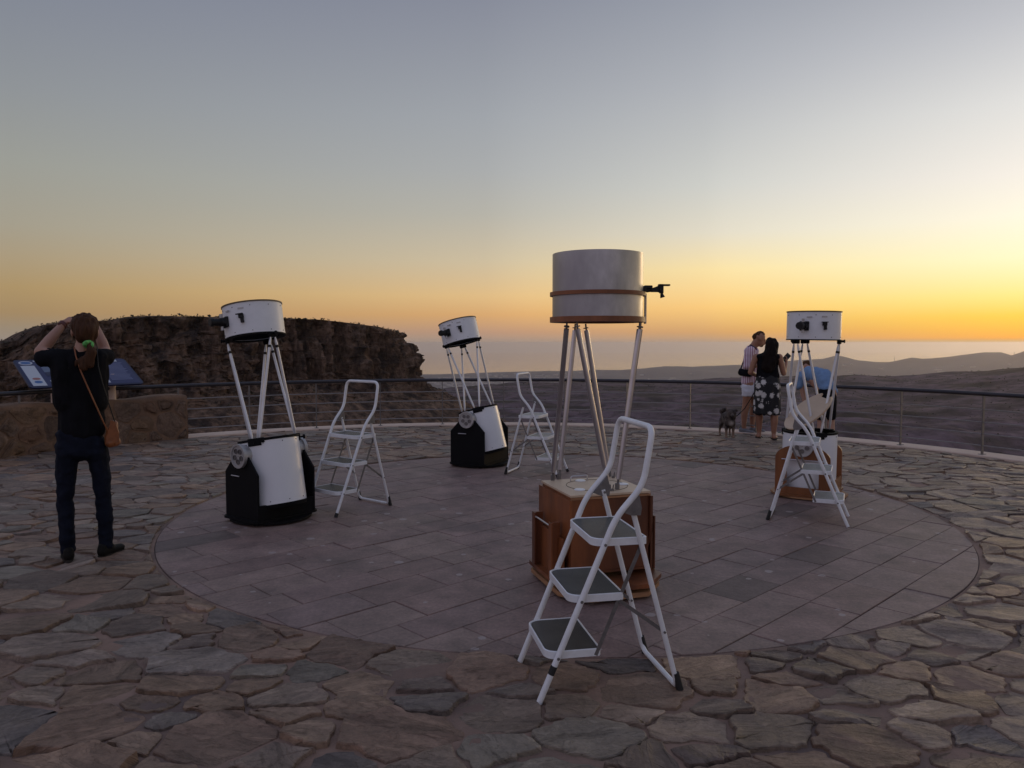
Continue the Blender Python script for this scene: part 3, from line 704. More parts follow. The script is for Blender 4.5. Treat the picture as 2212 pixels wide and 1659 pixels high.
# end face stones of the wall
for (y0, y1, x0, x1) in ((.0, .22, .02, .25), (.0, .18, .26, .42), (.24, .45, .02, .2), (.2, .46, .22, .42), (.48, .64, .03, .38)):
    out = stone_outline([(x0, y0), (x1, y0), (x1, y1), (x0, y1)], .008, rs, .01, .04, .05)
    if not out: continue
    def WE(x, y, z):
        p = Vector(P3(WR+x, W0-math.degrees((z)/WR), y)); return tuple(winv @ p)
    s_ = SM(); s_.stone(out, .02, rs.choice(wt_t), rs, WE, tilt=.03, bulge=.01, inset=.02); s_.build('stone', M['wallstone'], wall)

# information board
bd = empty('information_board', 'slanted blue information board on two round posts behind the stone wall', 'information board', (-6.1, 11.5, 0))
T = Vector((-6.877, 10.514, 1.251)); aL = .863; Lx = Vector((math.cos(aL), math.sin(aL), 0)); Sx = Vector((math.sin(aL)*math.cos(.477), -math.cos(aL)*math.cos(.477), -math.sin(.477))); Nx = Lx.cross(Sx).normalized()
if Nx.z < 0: Nx = -Nx
BM = Matrix.Translation((6.1, -11.5, 0)) @ Matrix.Translation(T) @ Matrix((( Lx.x, Sx.x, Nx.x, 0), (Lx.y, Sx.y, Nx.y, 0), (Lx.z, Sx.z, Nx.z, 0), (0, 0, 0, 1)))
BL, BS = 1.448, .74
def rrect(x0, y0, x1, y1, r, n=5):
    out = []
    for cx2, cy2, a0 in ((x1-r, y1-r, 0), (x0+r, y1-r, 90), (x0+r, y0+r, 180), (x1-r, y0+r, 270)):
        for k in range(n+1): a = R(a0+90*k/n); out.append((cx2+r*math.cos(a), cy2+r*math.sin(a)))
    return out
mprint = {k: mat('print_'+k, c, .4) for k, c in dict(blue=(.018,.022,.085), navy=(.010,.012,.045), pale=(.46,.49,.54), picture=(.10,.13,.20), line=(.16,.18,.30), mid=(.05,.12,.30), red=(.30,.12,.10)).items()}
MB().prism(rrect(-.02, -.02, BL+.02, BS+.02, .06), -.022, 0, BM).build('panel', mprint['navy'], bd)
def pr(name, shapes, key, h=.002, h0=.0008):
    b_ = MB()
    for s2 in shapes: b_.prism(s2, h0, h, BM)
    return b_.build(name, mprint[key], bd)
def disc(cx2, cy2, rx, ry, n=20): return [(cx2+rx*math.cos(2*math.pi*k/n), cy2+ry*math.sin(2*math.pi*k/n)) for k in range(n)]
pr('blue_field', [rrect(.01, .01, BL-.01, BS-.01, .05)], 'blue', .002)
pr('white_strip', [[(.03,.16),(.20,.16),(.20,BS-.02),(.03,BS-.02)], [(.22,.015),(.95,.015),(.95,.045),(.22,.045)], [(1.18,.02),(1.33,.02),(1.33,.08),(1.18,.08)], [(.27,.58),(1.02,.58),(1.02,.70),(.27,.70)]], 'pale', .0045, .0025)
pr('emblem', [disc(.115, .08, .085, .055)], 'pale', .0045, .0025)
pr('emblem', [disc(.115, .08, .065, .037)], 'mid', .006, .005)
pr('picture', [[(.27,.09),(.98,.09),(.98,.46),(.27,.46)]], 'picture', .0045, .0025)
pr('landscape_shape', [[(.27,.46),(.27,.36),(.42,.33),(.55,.38),(.75,.31),(.9,.36),(.98,.34),(.98,.46)]], 'navy', .006, .005)
for k in range(6): pr('picture_disc', [disc(.33+.12*k, .64, .045, .04)], 'navy', .006, .005)
pr('picture_disc', [disc(.12, .62, .05, .035)], 'mid', .006, .005)
pr('drawing', [disc(.12, .53, .05, .03)], 'red', .006, .005)
pr('text_line', [[(1.06,.12+.035*k),(1.06+random.uniform(.26,.34),.12+.035*k),(1.06+.3,.135+.035*k),(1.06,.135+.035*k)] for k in range(15)], 'line', .0045, .0025)
for q in (.38, 1.13):
    p = T+Lx*q+Sx*(BS*.55); MB().cyl((p.x+6.1, p.y-11.5, -.02), (p.x+6.1, p.y-11.5, p.z-.02), .055, .055, 18).build('post', M['kerb'], bd)

# ------------------------------------------------------------------ step ladders
g = dict(wf=.405, wh=.433, wr=.432, a=.314, zl=.77, yl=.01, zu=.899, yu=.127, zh=1.140, yh=.169, zp=.805, yp=.086, c=.302, z1=.677, z2=.442, z3=.208)
def lad_rail(z):
    t = z/g['zl']; return -g['a']+(g['yl']+g['a'])*t, (g['wf']+(g['wh']-g['wf'])*t)/2
def make_ladder(label, stepmat='step', front_caps=(), band=False):
    t = empty('step_ladder', label, 'step ladder', group='white folding step ladders around the telescopes')
    hw = g['wh']/2
    def side(s): return [(s*g['wf']/2, -g['a'], .0), (s*hw, g['yl'], g['zl']), (s*hw, g['yu'], g['zu']), (s*hw, g['yh'], g['zh'])]
    pts = side(-1)+side(1)[::-1]
    fr = MB().tube(fillet(pts, .06, 6), .0132, 12).build('front_frame', M['ladder'], t)
    wr = g['wr']/2; q = [(-hw+.018, g['yp'], g['zp']), (-wr, g['c'], .018), (wr, g['c'], .018), (hw-.018, g['yp'], g['zp'])]
    q[1] = (-wr+.01, g['c']-.005, .016); q[2] = (wr-.01, g['c']-.005, .016)
    MB().tube(fillet(q, .045, 6), .0115, 12).build('rear_frame', M['ladder'], t)
    for s in (-1, 1):
        x = s*(wr-.008); rdir = Vector((s*.0, g['yp']-g['c'], g['zp'])).normalized()
        p0 = Vector((x, g['c']+.006, .0)); MB().cyl(p0, p0+rdir*.085, .0165, .0145, 12).build('rubber_foot', M['rubber'], t)
        y, w_ = lad_rail(0); fdir = Vector((0, g['a']+g['yl'], g['zl'])).normalized()
        if s in front_caps: p0 = Vector((s*w_, -g['a'], -.001)); MB().cyl(p0, p0+fdir*.035, .0165, .0155, 12).build('rubber_foot', M['rubber'], t)
        # pivot bracket and rivets
        px = s*(hw-.009)
        b_ = MB(); pl = [(g['yl']+.03, g['zl']+.02), (g['yu']-.02, g['zu']-.03), (g['yp']+.035, g['zp']+.0), (g['yp']+.03, g['zp']-.03), (g['yp']-.01, g['zp']-.03)]
        b_.prism(pl, px-.0155, px+.0155, axis='x'); b_.build('pivot_bracket', M['steel'], t)
        MB().cyl((s*(hw+.010), g['yp']+.005, g['zp']-.012), (s*(hw-.035), g['yp']+.005, g['zp']-.012), .006, n=10).build('rivet', M['steel'], t)
        st = []
        for z in (g['z1'], g['z2'], g['z3']):
            y, w_ = lad_rail(z-.02); MB().cyl((s*(w_+.0145), y, z-.02), (s*(w_-.02), y, z-.02), .0065, n=10).build('rivet', M['steel'], t)
        # flat steel linkage
        xr = s*(wr-.028); a_ = Vector((xr, lad_rail(g['z1'])[0]+.165, g['z1']-.03)); b2 = Vector((xr, lad_rail(g['z3'])[0]+.165, g['z3']-.02))
        dv = (a_-b2).normalized(); sdv = Vector((0, dv.z, -dv.y))
        for (p, q2) in ((b2-dv*.01, a_+dv*.01),):
            m_ = MB(); wv = sdv*.008; tv = Vector((.0018, 0, 0)); vs = [e+i*wv+j*tv for e in (p, q2) for i in (-1, 1) for j in (-1, 1)]; m_.add(vs, [(0,1,3,2),(4,6,7,5),(0,4,5,1),(2,3,7,6),(0,2,6,4),(1,5,7,3)]); m_.build('link_bar', M['steel'], t)
        k = .33; leg = Vector((s*(wr-.018), g['c']*(1-k)+g['yp']*k, g['zp']*k)); m1 = Vector((s*(wr-.024), lad_rail(g['z2'])[0]+.165, g['z2']-.035)); dv = (leg-m1).normalized(); sdv = Vector((0, dv.z, -dv.y)).normalized()
        m_ = MB(); wv = sdv*.008; tv = Vector((.0018, 0, 0)); vs = [e+i*wv+j*tv for e in (m1, leg) for i in (-1, 1) for j in (-1, 1)]; m_.add(vs, [(0,1,3,2),(4,6,7,5),(0,4,5,1),(2,3,7,6),(0,2,6,4),(1,5,7,3)]); m_.build('link_bar', M['steel'], t)
        MB().cyl(leg+Vector((s*.022, 0, 0)), leg-Vector((s*.01, 0, 0)), .0055, n=8).build('rivet', M['steel'], t)
    if band:
        y, w_ = lad_rail(.12); y2, w2 = lad_rail(.155); MB().cyl((w_, y, .12), (w2, y2, .155), .0142, n=14).build('tape_band', M['rubber'], t)
    for k, z in enumerate((g['z1'], g['z2'], g['z3'])):
        y, w_ = lad_rail(z); hw2 = w_-.017; y0, y1 = y-.055, y+.185
        # outline: rounded front corners, small rear ones
        def ol(e):
            o_ = []
            for cx2, cy2, a0, r in ((hw2-e-.015, y1-e-.015, 0, .015), (-hw2+e+.015, y1-e-.015, 90, .015), (-hw2+e+.05, y0+e+.05, 180, .05), (hw2-e-.05, y0+e+.05, 270, .05)):
                for j in range(7): a_ = R(a0+15*j); o_.append((cx2+r*math.cos(a_), cy2+r*math.sin(a_)))
            return o_
        A_, B_, C_ = ol(0), ol(.004), ol(.0075); n = len(A_); vs = [(*p, z-.032) for p in A_]+[(*p, z-.002) for p in A_]+[(*p, z+.0005) for p in B_]+[(*p, z-.004) for p in C_]+[(*p, z-.032) for p in B_]
        m_ = MB(); m_.add(vs, [(r_*n+i, r_*n+(i+1) % n, (r_+1)*n+(i+1) % n, (r_+1)*n+i) for r_ in range(3) for i in range(n)]+[(i, (i+1) % n, 4*n+(i+1) % n, 4*n+i) for i in range(n)], False)
        m_.add([(*p, z-.0075) for p in B_], [list(range(n))]); stp = m_.build('step', M['ladder'], t)
        MB().prism(ol(.010), z-.007, z-.0025).build('tread_mat', M[stepmat if not (stepmat == 'step' and k == 2 and band) else 'stepdirty'], stp)
    return t
def place(o, x, y, rz): o.location = (x, y, .006); o.rotation_euler = (0, 0, rz)
l3 = make_ladder('chipped white step ladder in the foreground, in front of the brown wooden telescope', 'step', band=True); place(l3, .381, 3.339, -1.379)
def dup(root, label):
    r = root.copy(); C.objects.link(r); r['label'] = label
    for ch in list(root.children):
        c = ch.copy(); C.objects.link(c); c.parent = r
        for g2 in ch.children: d_ = g2.copy(); C.objects.link(d_); d_.parent = c
    return r
l1 = make_ladder('white step ladder with dark treads beside the left black telescope', 'step', front_caps=(1, -1)); place(l1, -1.476, 6.833, -.670)
l2 = dup(l1, 'white step ladder farthest back, facing right, between the middle telescopes'); place(l2, .285, 8.693, 1.215)
l4 = make_ladder('white step ladder standing sideways in front of the right telescope', 'steppale'); place(l4, 2.526, 6.427, 1.151)
for ch in l2.children:
    for g2 in ch.children: g2.data = g2.data.copy(); g2.data.materials[0] = M['steppale']

# ------------------------------------------------------------------ white truss telescopes
TG = 'truss telescopes on the terrace'
def tel(label, x, y, rz, tilt, za, Rb, tb_, tt, Rc, cb, ct, W, style='black', bend=.22):
    t = empty('telescope', label, 'telescope', (x, y, .004), rz, TG)
    q = Vector((0, math.cos(tilt), -math.sin(tilt))); tv = Vector((0, math.sin(tilt), math.cos(tilt)))
    TF = Matrix(((1, 0, 0, 0), (0, q.y, tv.y, 0), (0, q.z, tv.z, za), (0, 0, 0, 1)))
    def rp(r, adeg, h): return TF @ Vector((r*math.cos(R(adeg)), r*math.sin(R(adeg)), h))
    # lower tube
    MB().lathe([(Rb, tb_), (Rb, tt), (Rb-.008, tt), (Rb-.008, tb_)], 64, TF).build('mirror_tube', M['mirrorbox'], t)
    MB().lathe([(Rb-.012, tt-.02), (Rb+.005, tt-.014), (Rb+.005, tt+.006), (Rb-.02, tt+.006)], 64, TF).build('rim', M['black'], t)
    MB().lathe([(Rb-.006, tb_-.03), (Rb+.002, tb_-.004), (Rb+.002, tb_+.004), (.02, tb_+.004), (.02, tb_-.03)], 48, TF).build('tail_ring', M['black'], t)
    MB().lathe([(.005, tt-.24), (Rb-.01, tt-.24), (Rb-.01, tt-.006), (Rb-.0122, tt-.006), (Rb-.0122, tt-.235), (.005, tt-.235)], 48, TF).build('liner', M['black'], t)
    rv = MB()
    for k in range(10):
        for h, r in ((tt-.035, Rb), (tb_+.03, Rb)): c = rp(r+.001, 36*k+8, h); rv.ball(c, .0045, seg=6, rings=4)
        for h in (cb+.02, ct-.03): c = rp(Rc+.001, 36*k+15, h); rv.ball(c, .004, seg=6, rings=4)
    o = rv.build('screw_heads', M['blackmetal'], t)
    # truss
    Tj = [30, 150, 270]; Bj = [88, 208, 328]; dT, dB = 5.5, 8.0
    for k in range(3):
        a = Tj[k]; j = MB(); c = rp(Rc-.012, a, cb-.022)
        jm = Matrix.Translation(c) @ TF.to_3x3().to_4x4() @ Matrix.Rotation(R(a), 4, 'Z')
        j.box((.0, 0, .0), (.03, .085, .045), jm, .006); j.cyl(jm @ Vector((.01, 0, .005)), jm @ Vector((.045, 0, .005)), .012, n=10); j.cyl(jm @ Vector((.042, 0, .005)), jm @ Vector((.052, 0, .005)), .017, n=10)
        j.build('pole_clamp', M['black'], t)
        b = Bj[k]; j = MB(); m_ = TF @ Matrix.Translation((0, 0, 0))
        j.lathe([(Rb+.0055, tt-.052), (Rb+.012, tt-.046), (Rb+.012, tt+.012), (Rb-.05, tt+.012), (Rb-.05, tt+.0065), (Rb+.0055, tt+.0065)], 8, TF, a0=R(b-13), a1=R(b+13)); j.lathe([(Rb+.0055, tt-.03), (Rb+.011, tt-.026), (Rb+.011, tt+.010), (Rb+.0055, tt+.0065)], 4, TF, a0=R(b+13.3), a1=R(b+19)); j.build('clamp_plate', M['black'], t)
        kn = MB(); p = rp(Rb+.012, b+ (12 if k == 2 else 0), tt-.02); p2 = rp(Rb+.05, b+(12 if k == 2 else 0), tt-.02)
        if k == 2: kn.cyl(p, p2, .008, n=8).cyl(p2, rp(Rb+.062, b+12, tt-.02), .02, n=10).build('knob', M['black'], t)
        else: kn.cyl(p, rp(Rb+.02, b, tt-.02), .008, n=8).build('knob', M['black'], t)
    for k in range(3):
        # top joint k feeds the bottom joints on both sides of it
        for s in (-1, 1):
            bA = Tj[k]+58*s if s > 0 else Tj[k]-62
            top = rp(Rc-.012, Tj[k]+s*dT, cb-.045); bot = rp(Rb-.025, bA-s*dB, tt+.004)
            d_ = (top-bot).normalized(); b0 = bot; mid0 = bot+d_*.05; mid1 = top-d_*.05
            m_ = MB(); m_.cyl(mid0, mid1, .0118, n=12); m_.cyl(b0, mid0, .006, .0118, n=12); m_.cyl(mid1, top, .0118, .006, n=12)
            pl_ = m_.build('truss_pole', M['polewhite'], t)
            MB().cyl(mid1-d_*.04, mid1-d_*.018, .0125, n=12).build('band', M['blackmetal'], pl_)
    # upper cage
    MB().lathe([(Rc, cb), (Rc, ct), (Rc-.004, ct), (Rc-.004, cb)], 64, TF).build('upper_tube', M['white'], t)
    MB().lathe([(Rc-.0042, cb+.012), (Rc-.0042, ct-.006), (Rc-.006, ct-.006), (Rc-.006, cb+.012)], 48, TF).build('upper_liner', M['black'], t)
    MB().lathe([(Rc+.006, ct-.001), (Rc+.006, ct+.010), (Rc-.025, ct+.010), (Rc-.025, ct-.001)], 64, TF).build('top_ring', M['rimbrown'], t)
    MB().lathe([(Rc+.003, cb-.011), (Rc+.003, cb-.0005), (Rc-.05, cb-.0005), (Rc-.05, cb-.011)], 64, TF).build('bottom_ring', M['black'], t)
    hm = (cb+ct)/2
    sp = MB()
    for k in range(4):
        a = 45+90*k; sp.cyl(rp(Rc-.006, a, hm), rp(.03, a, hm), .003, n=6)
    sp.cyl(rp(0, 0, hm-.05), rp(0, 0, hm+.05), .035, n=16); sp.build('secondary_holder', M['black'], t)
    # focuser
    fa = 172; fm = TF @ Matrix.Rotation(R(fa), 4, 'Z') @ Matrix.Translation((Rc, 0, hm-.005)) @ Matrix.Rotation(R(90), 4, 'Y')
    fo = MB(); fo.box((0, 0, .008), (.088, .088, .022), fm, .004); fo.cyl((0, 0, .015), (0, 0, .055), .04, .036, 20, fm); fo.cyl((0, 0, .055), (0, 0, .115), .030, .030, 20, fm); fo.cyl((0, 0, .115), (0, 0, .14), .036, .034, 20, fm)
    fo.cyl((0, 0, .139), (0, 0, .1415), .022, .022, 16, fm); foc = fo.build('focuser', M['blackmetal'], t)
    for s in (-1, 1): MB().cyl((s*.036, 0, .04), (s*.068, 0, .04), .012, .014, 10, fm).build('focus_knob', M['cast'], foc)
    MB().box((-.085, .045, .003), (.012, .05, .006), fm).build('label_plate', M['cast'], t)
    fa = 213; fm = TF @ Matrix.Rotation(R(fa), 4, 'Z') @ Matrix.Translation((Rc, 0, hm-.002)) @ Matrix.Rotation(R(90), 4, 'Y')
    fb = MB(); fb.box((-.018, 0, .012), (.036, .040, .024), fm, .003); fb.box((.018, .006, .010), (.04, .026, .02), fm, .003); fb.box((-.034, -.006, .028), (.008, .06, .018), fm); fb.box((.03, .01, .022), (.016, .012, .016), fm); fb.build('finder_bracket', M['blackmetal'], t)
    MB().box((-.085, 0, .001), (.014, .05, .003), fm).build('label_plate', M['cast'], t)
    # altitude drums
    for s in (-1, 1):
        DM = Matrix.Translation((0, 0, za)) @ Matrix.Rotation(R(90*s), 4, 'Y')
        dr = MB(); x0 = Rb-.03; x1 = W+.012
        dr.lathe([(.085, x0), (.085, x1-.03), (.1, x1-.028), (.1, x1), (.086, x1), (.084, x1-.008), (.004, x1-.008)], 40, DM, close=False); dm = dr.build('altitude_bearing', M['cast'], t)
        for k in range(5):
            a = R(72*k+36); hm_ = DM @ Matrix.Translation((.047*math.cos(a), .047*math.sin(a), x1-.008)); MB().lathe([(.0, .0006), (.019, .0006), (.019, .007), (.0215, .007), (.0215, 0)], 20, hm_, close=False).build('round_hole', M['steel'], dm)  # darker metal than the drum, painting in the shading of the recesses
    # rocker
    wd = {'black': M['black'], 'wood': M['wood2']}[style]; pe = M['black'] if style == 'black' else M['plyedge']
    pt_, hb = .018, bend
    if style == 'black':
        poly = [(-hb, .05), (hb, .05), (hb, za-.145), (hb*.42, za-.005), (-hb*.42, za-.005), (-hb, za-.145)]
    else:
        poly = [(-hb, .05), (hb, .05), (hb, za-.12)]+[(hb*math.cos(R(a)), za-.12+.13*math.sin(R(a))) for a in range(10, 180, 10)]+[(-hb, za-.12)]
    # cut-out for the drum along the top
    for s in (-1, 1):
        xs_ = s*(W-.028)
        if style == 'black':
            sp_ = MB(); sp_.prism(poly, xs_-pt_/2, xs_+pt_/2, axis='x'); sp_.build('side_panel', wd, t)
            if s < 0: MB().cyl((xs_-.02, .01, za-.17), (xs_-.02, .12, za-.17), .0045, n=8).build('carry_handle', M['pole'], t)
        else:
            # panel frame round a big opening
            out = poly; L2 = len(out); inn = []
            for (a, b) in out: inn.append((max(-hb+.08, min(hb-.075, a*.6)), max(.115, min(za-.13, b))))
            n = len(out); vs = [(xs_-pt_/2, a, b) for a, b in out]+[(xs_-pt_/2, a, b) for a, b in inn]+[(xs_+pt_/2, a, b) for a, b in out]+[(xs_+pt_/2, a, b) for a, b in inn]
            fs = []
            for i in range(n): j = (i+1) % n; fs += [(i, j, n+j, n+i), (2*n+i, 3*n+i, 3*n+j, 2*n+j), (i, 2*n+i, 2*n+j, j), (n+i, n+j, 3*n+j, 3*n+i)]
            sp_ = MB(); sp_.add(vs, fs); sp_.build('side_panel', wd, t)
            if s < 0: MB().cyl((xs_-.012, hb-.06, za-.135), (xs_-.012, -hb+.05, za-.135), .006, n=8).build('carry_handle', M['pole'], t)
            for yy in (-hb+.09, hb-.09): MB().box((s*(W-.05), yy, .22), (.02, .02, .33)).build('brace', pe, t)
    for s, hgt in ((-1, .12), (1, .20)):
        MB().box((0, s*(hb-.012), .05+hgt/2), (2*(W-.028)-pt_, .018, hgt)).build('cross_panel', wd, t)
    MB().prism(rrect(-W-.015, -hb-.02, W+.015, hb+.02, .06), .032, .05).build('rocker_base', wd, t)
    rad_ = math.hypot(W, hb)*(.89 if style == 'black' else .86)
    MB().prism([(rad_*math.cos(R(a)), rad_*math.sin(R(a))) for a in (range(15, 375, 30) if style == 'wood' else range(0, 360, 12))], .012, .030).build('ground_board', wd if style == 'black' else M['plyedge'], t)
    for k in range(3): a = R(90+120*k); MB().cyl((rad_*.85*math.cos(a), rad_*.85*math.sin(a), 0), (rad_*.85*math.cos(a), rad_*.85*math.sin(a), .012), .025, n=10).build('foot', M['rubber'], t)
    return t, TF
tel('left telescope with white tube in a black rocker box, beside a step ladder', -2.06, 6.448, .93, .178, .566, .248, -.435, .115, .246, .998, 1.26, .306, bend=.222)
tel('smallest looking telescope, white tube leaning left in a black box, middle back', -.396, 9.348, 1.10, .265, .576, .242, -.427, .108, .234, .959, 1.221, .329, bend=.233)
tel('right telescope with white tube in an open varnished plywood rocker', 2.93, 7.45, 1.0, -.013, .515, .251, -.455, .115, .249, 1.015, 1.275, .335, style='wood', bend=.25)
# ------------------------------------------------------------------ big wooden telescope
bt = empty('telescope', 'tallest telescope with dented aluminium drum on poles above a brown wooden box', 'telescope', (.51, 4.70, .004), .30, TG)
A0, A1, ZB, ZT = -.25, .25, .15, .595
def board(name, c, d, m='wood', par=bt, bev=.0015): return MB().box(c, d, None, bev).build(name, M[m], par)
board('box_panel', (0, A0+.009, (ZB+ZT)/2), (.50, .018, ZT-ZB)); board('box_panel', (0, A1-.009, (ZB+ZT)/2), (.50, .018, ZT-ZB))
board('box_panel', (A0+.009, 0, (ZB+ZT)/2), (.018, .464, ZT-ZB)); board('box_panel', (A1-.009, 0, (ZB+ZT)/2), (.018, .464, ZT-ZB))
board('top_board', (0, 0, ZT+.007), (.515, .515, .014), 'ply'); board('bottom_board', (0, 0, ZB-.01), (.49, .49, .018), 'wood')
MB().box((0, -.2595, ZT-.008), (.515, .003, .012)).build('edge_strip', M['plyedge'], bt)
MB().tube([(.02+.19*math.cos(a), .0+.19*math.sin(a), ZT+.0145) for a in np.linspace(0, 2*math.pi, 48)[:-1]], .0022, 5, closed=True).build('cover_groove', M['rimbrown'], bt)
for (x, y) in ((-.14, -.11), (-.02, .17), (.19, -.02)): MB().lathe([(.0, .006), (.028, .006), (.034, .003), (.034, 0)], 20, Matrix.Translation((x, y, ZT+.014)), close=False).build('pale_cap', M['white'], bt)
for (x, y, a) in ((-.03, .17, .1), (.0, -.12, 1.6)):
    hm2 = Matrix.Translation((x, y, ZT+.012)) @ Matrix.Rotation(a, 4, 'Z'); MB().tube(fillet([(-.06, 0, 0), (-.06, 0, .035), (.06, 0, .035), (.06, 0, 0)], .015, 4), .004, 8, hm2).build('lid_handle', M['pole'], bt)
for s in (-1, 1):
    # curved altitude board on the box side
    arc = [(.27*math.cos(R(a)), .42+.27*math.sin(R(a))) for a in range(180, 361, 10)]
    poly = [(-.27, .58), (-.27, .42)]+arc[1:-1]+[(.27, .42), (.27, .58)]; MB().prism(poly, s*.252, s*.268, axis='x').build('altitude_board', M['wood'], bt)
    board('side_panel', (s*.287, 0, .22), (.016, .44, .25))
    for y in (-.14, .165): board('side_fin', (s*.310, y, .265), (.06, .02, .33)); board('side_fin', (s*.336, y, .265), (.012, .05, .33), 'wood')
    MB().cyl((s*.334, -.12, .405), (s*.334, .15, .405), .006, n=8).build('carry_handle', M['pole'], bt)
octa = [(-.34, .25), (-.34, -.25), (-.2, -.42), (.18, -.42), (.34, -.25), (.34, .25), (.2, .42), (-.2, .42)]
MB().prism(octa, .073, .098).build('rocker_base', M['wood'], bt); MB().prism([(a*.97, b*.97) for a, b in octa], .02, .048).build('ground_board', M['plyedge'], bt)
MB().cyl((0, 0, .047), (0, 0, .074), .12, n=24).build('turntable', M['blackmetal'], bt)
for x, y in ((-.22, -.3), (.22, -.3), (0, .33)): MB().cyl((x, y, 0), (x, y, .02), .03, n=12).build('foot', M['rubber'], bt)
CB, CT, RCG = 1.622, 2.035, .276
OC = Matrix.Translation((.012, -.01, 0))
MB().lathe([(RCG, CB+.03), (RCG, CT), (RCG-.003, CT), (RCG-.003, CB+.03)], 72, OC).build('upper_drum', M['alu'], bt)
MB().lathe([(RCG-.0035, CB+.03), (RCG-.0035, CT-.002), (RCG-.006, CT-.002), (RCG-.006, CB+.03)], 48, OC).build('drum_liner', M['black'], bt)
MB().lathe([(.292, CB-.002), (.292, CB+.030), (.235, CB+.030), (.235, CB-.002)], 64, OC).build('bottom_ring', M['wood'], bt)
MB().lathe([(.292, 1.780), (.292, 1.803), (RCG+.0005, 1.803), (RCG+.0005, 1.780)], 64, OC).build('middle_ring', M['wood'], bt)
ra = -.05-.0
um = OC @ Matrix.Rotation(-.25, 4, 'Z'); MB().box((.297, 0, 1.705), (.006, .045, .185), um).build('upright_strap', M['alu'], bt)
for k in range(4): a = R(45+90*k); MB().cyl(OC @ Vector((RCG-.006, 0, 1.83)).xyz if 0 else OC @ Vector(((RCG-.006)*math.cos(a), (RCG-.006)*math.sin(a), 1.83)), OC @ Vector((.03*math.cos(a), .03*math.sin(a), 1.83)), .003, n=6).build('spider_vane', M['black'], bt)
MB().cyl((.012, -.01, 1.77), (.012, -.01, 1.9), .04, n=16).build('secondary_holder', M['black'], bt)
# finder clamp at the right
fm = OC @ Matrix.Rotation(-.22, 4, 'Z')
fc = MB(); fc.box((.285, 0, 1.826), (.035, .05, .035), fm, .004); fc.box((.315, 0, 1.838), (.05, .04, .02), fm, .003)
fc.cyl((.305, 0, 1.818), (.35, 0, 1.823), .014, .012, 10, fm); fc.prism([(.335, 1.808), (.385, 1.808), (.392, 1.80), (.41, 1.80), (.41, 1.848), (.395, 1.852), (.34, 1.832)], -.012, .012, fm, axis='y')
fc.box((.395, 0, 1.832), (.03, .034, .05), fm, .003); fc.box((.418, 0, 1.851), (.065, .04, .010), fm, .002); fc.cyl((.40, 0, 1.80), (.408, 0, 1.775), .008, .016, 8, fm); fc.build('finder_clamp', M['blackmetal'], bt)
# poles: world end points turned into the telescope's own frame
bi = (Matrix.Translation((.51, 4.70, .004)) @ Matrix.Rotation(.30, 4, 'Z')).inverted()
cw = (Matrix.Translation((.51, 4.70, .004)) @ Matrix.Rotation(.30, 4, 'Z') @ OC).translation
def tw(deg): return Vector((cw.x+.262*math.cos(R(deg)), cw.y+.262*math.sin(R(deg)), CB-.012))
Tw = [tw(229), tw(108), tw(346)]; Bw = [Vector((.285, 4.90, ZT+.03)), Vector((.61, 4.56, ZT+.03)), Vector((.675, 5.0, ZT+.03))]
for k, (ti, bj, dt, db) in enumerate([(0, 0, -1, -1), (0, 1, 1, -1), (1, 0, -1, 1), (1, 2, 1, -1), (2, 1, -1, 1), (2, 2, 1, 1)]):
    c0 = Vector((cw.x, cw.y, 0)); off = lambda p, s, m: p+Vector((-(p-c0).y, (p-c0).x, 0)).normalized()*s*m*(1 if (p-c0).y < 0 else -1)
    tp = off(Tw[ti], dt, .036); bp_ = off(Bw[bj], db, .034); tp = bi @ tp; bp_ = bi @ bp_; d_ = (tp-bp_).normalized()
    pl_ = MB().cyl(bp_+d_*.05, tp-d_*.03, .0158, n=14).build('truss_pole', M['pole'], bt)
    MB().cyl(bp_-Vector((0, 0, .02)), bp_+d_*.052, .008, n=8).box(bp_+Vector((0, 0, .0)), (.025, .02, .05), None, .003).build('lower_joint', M['steel'], pl_)
    MB().cyl(tp-d_*.031, tp+Vector((0, 0, .012)), .006, n=8).cyl(tp-d_*.018, tp-d_*.012, .017, n=10).build('upper_joint', M['steel'], pl_)
for k in range(2):
    p = bi @ (Bw[k+1]+Vector((-.01, -.04, -.02))); la = MB(); la.box(p, (.022, .012, .045), None, .003); la.cyl(p+Vector((0, -.01, .02)), p+Vector((0, -.02, .05)), .004, n=6); la.build('latch', M['steel'], bt)
# plywood lid lying in the mouth of the right telescope
ctr = Vector((2.872, 7.36, .835)); lx = Vector((.766, .02, .643)).normalized(); ly = Vector((-.12, .975, .13)); ly = (ly-lx*ly.dot(lx)).normalized(); lz = lx.cross(ly)
LM = Matrix(((lx.x, ly.x, lz.x, ctr.x), (lx.y, ly.y, lz.y, ctr.y), (lx.z, ly.z, lz.z, ctr.z), (0, 0, 0, 1)))
pl = []
for k in range(64):
    a = 2*math.pi*k/64; x, y = .262*math.cos(a), .215*math.sin(a)
    if x > .20 and abs(y) < .07: x = .20
    pl.append((x, y))
lid = MB().prism(pl, -.008, .008, LM).build('mirror_lid', M['ply']); tag(lid, 'round pale plywood lid with a notch leaning in the right telescope tube', 'plywood lid')
o = MB().box((2.42, 7.72, .62), (.055, .03, .03), None, .006).build('green_case', mat('green_plastic', (.02,.12,.10), .4)); 
o.parent = None
o.location = (1.95, 4.66, -.590); tag(o, 'small dark green case lying by the kerb, seen just left of the right telescope', 'case')

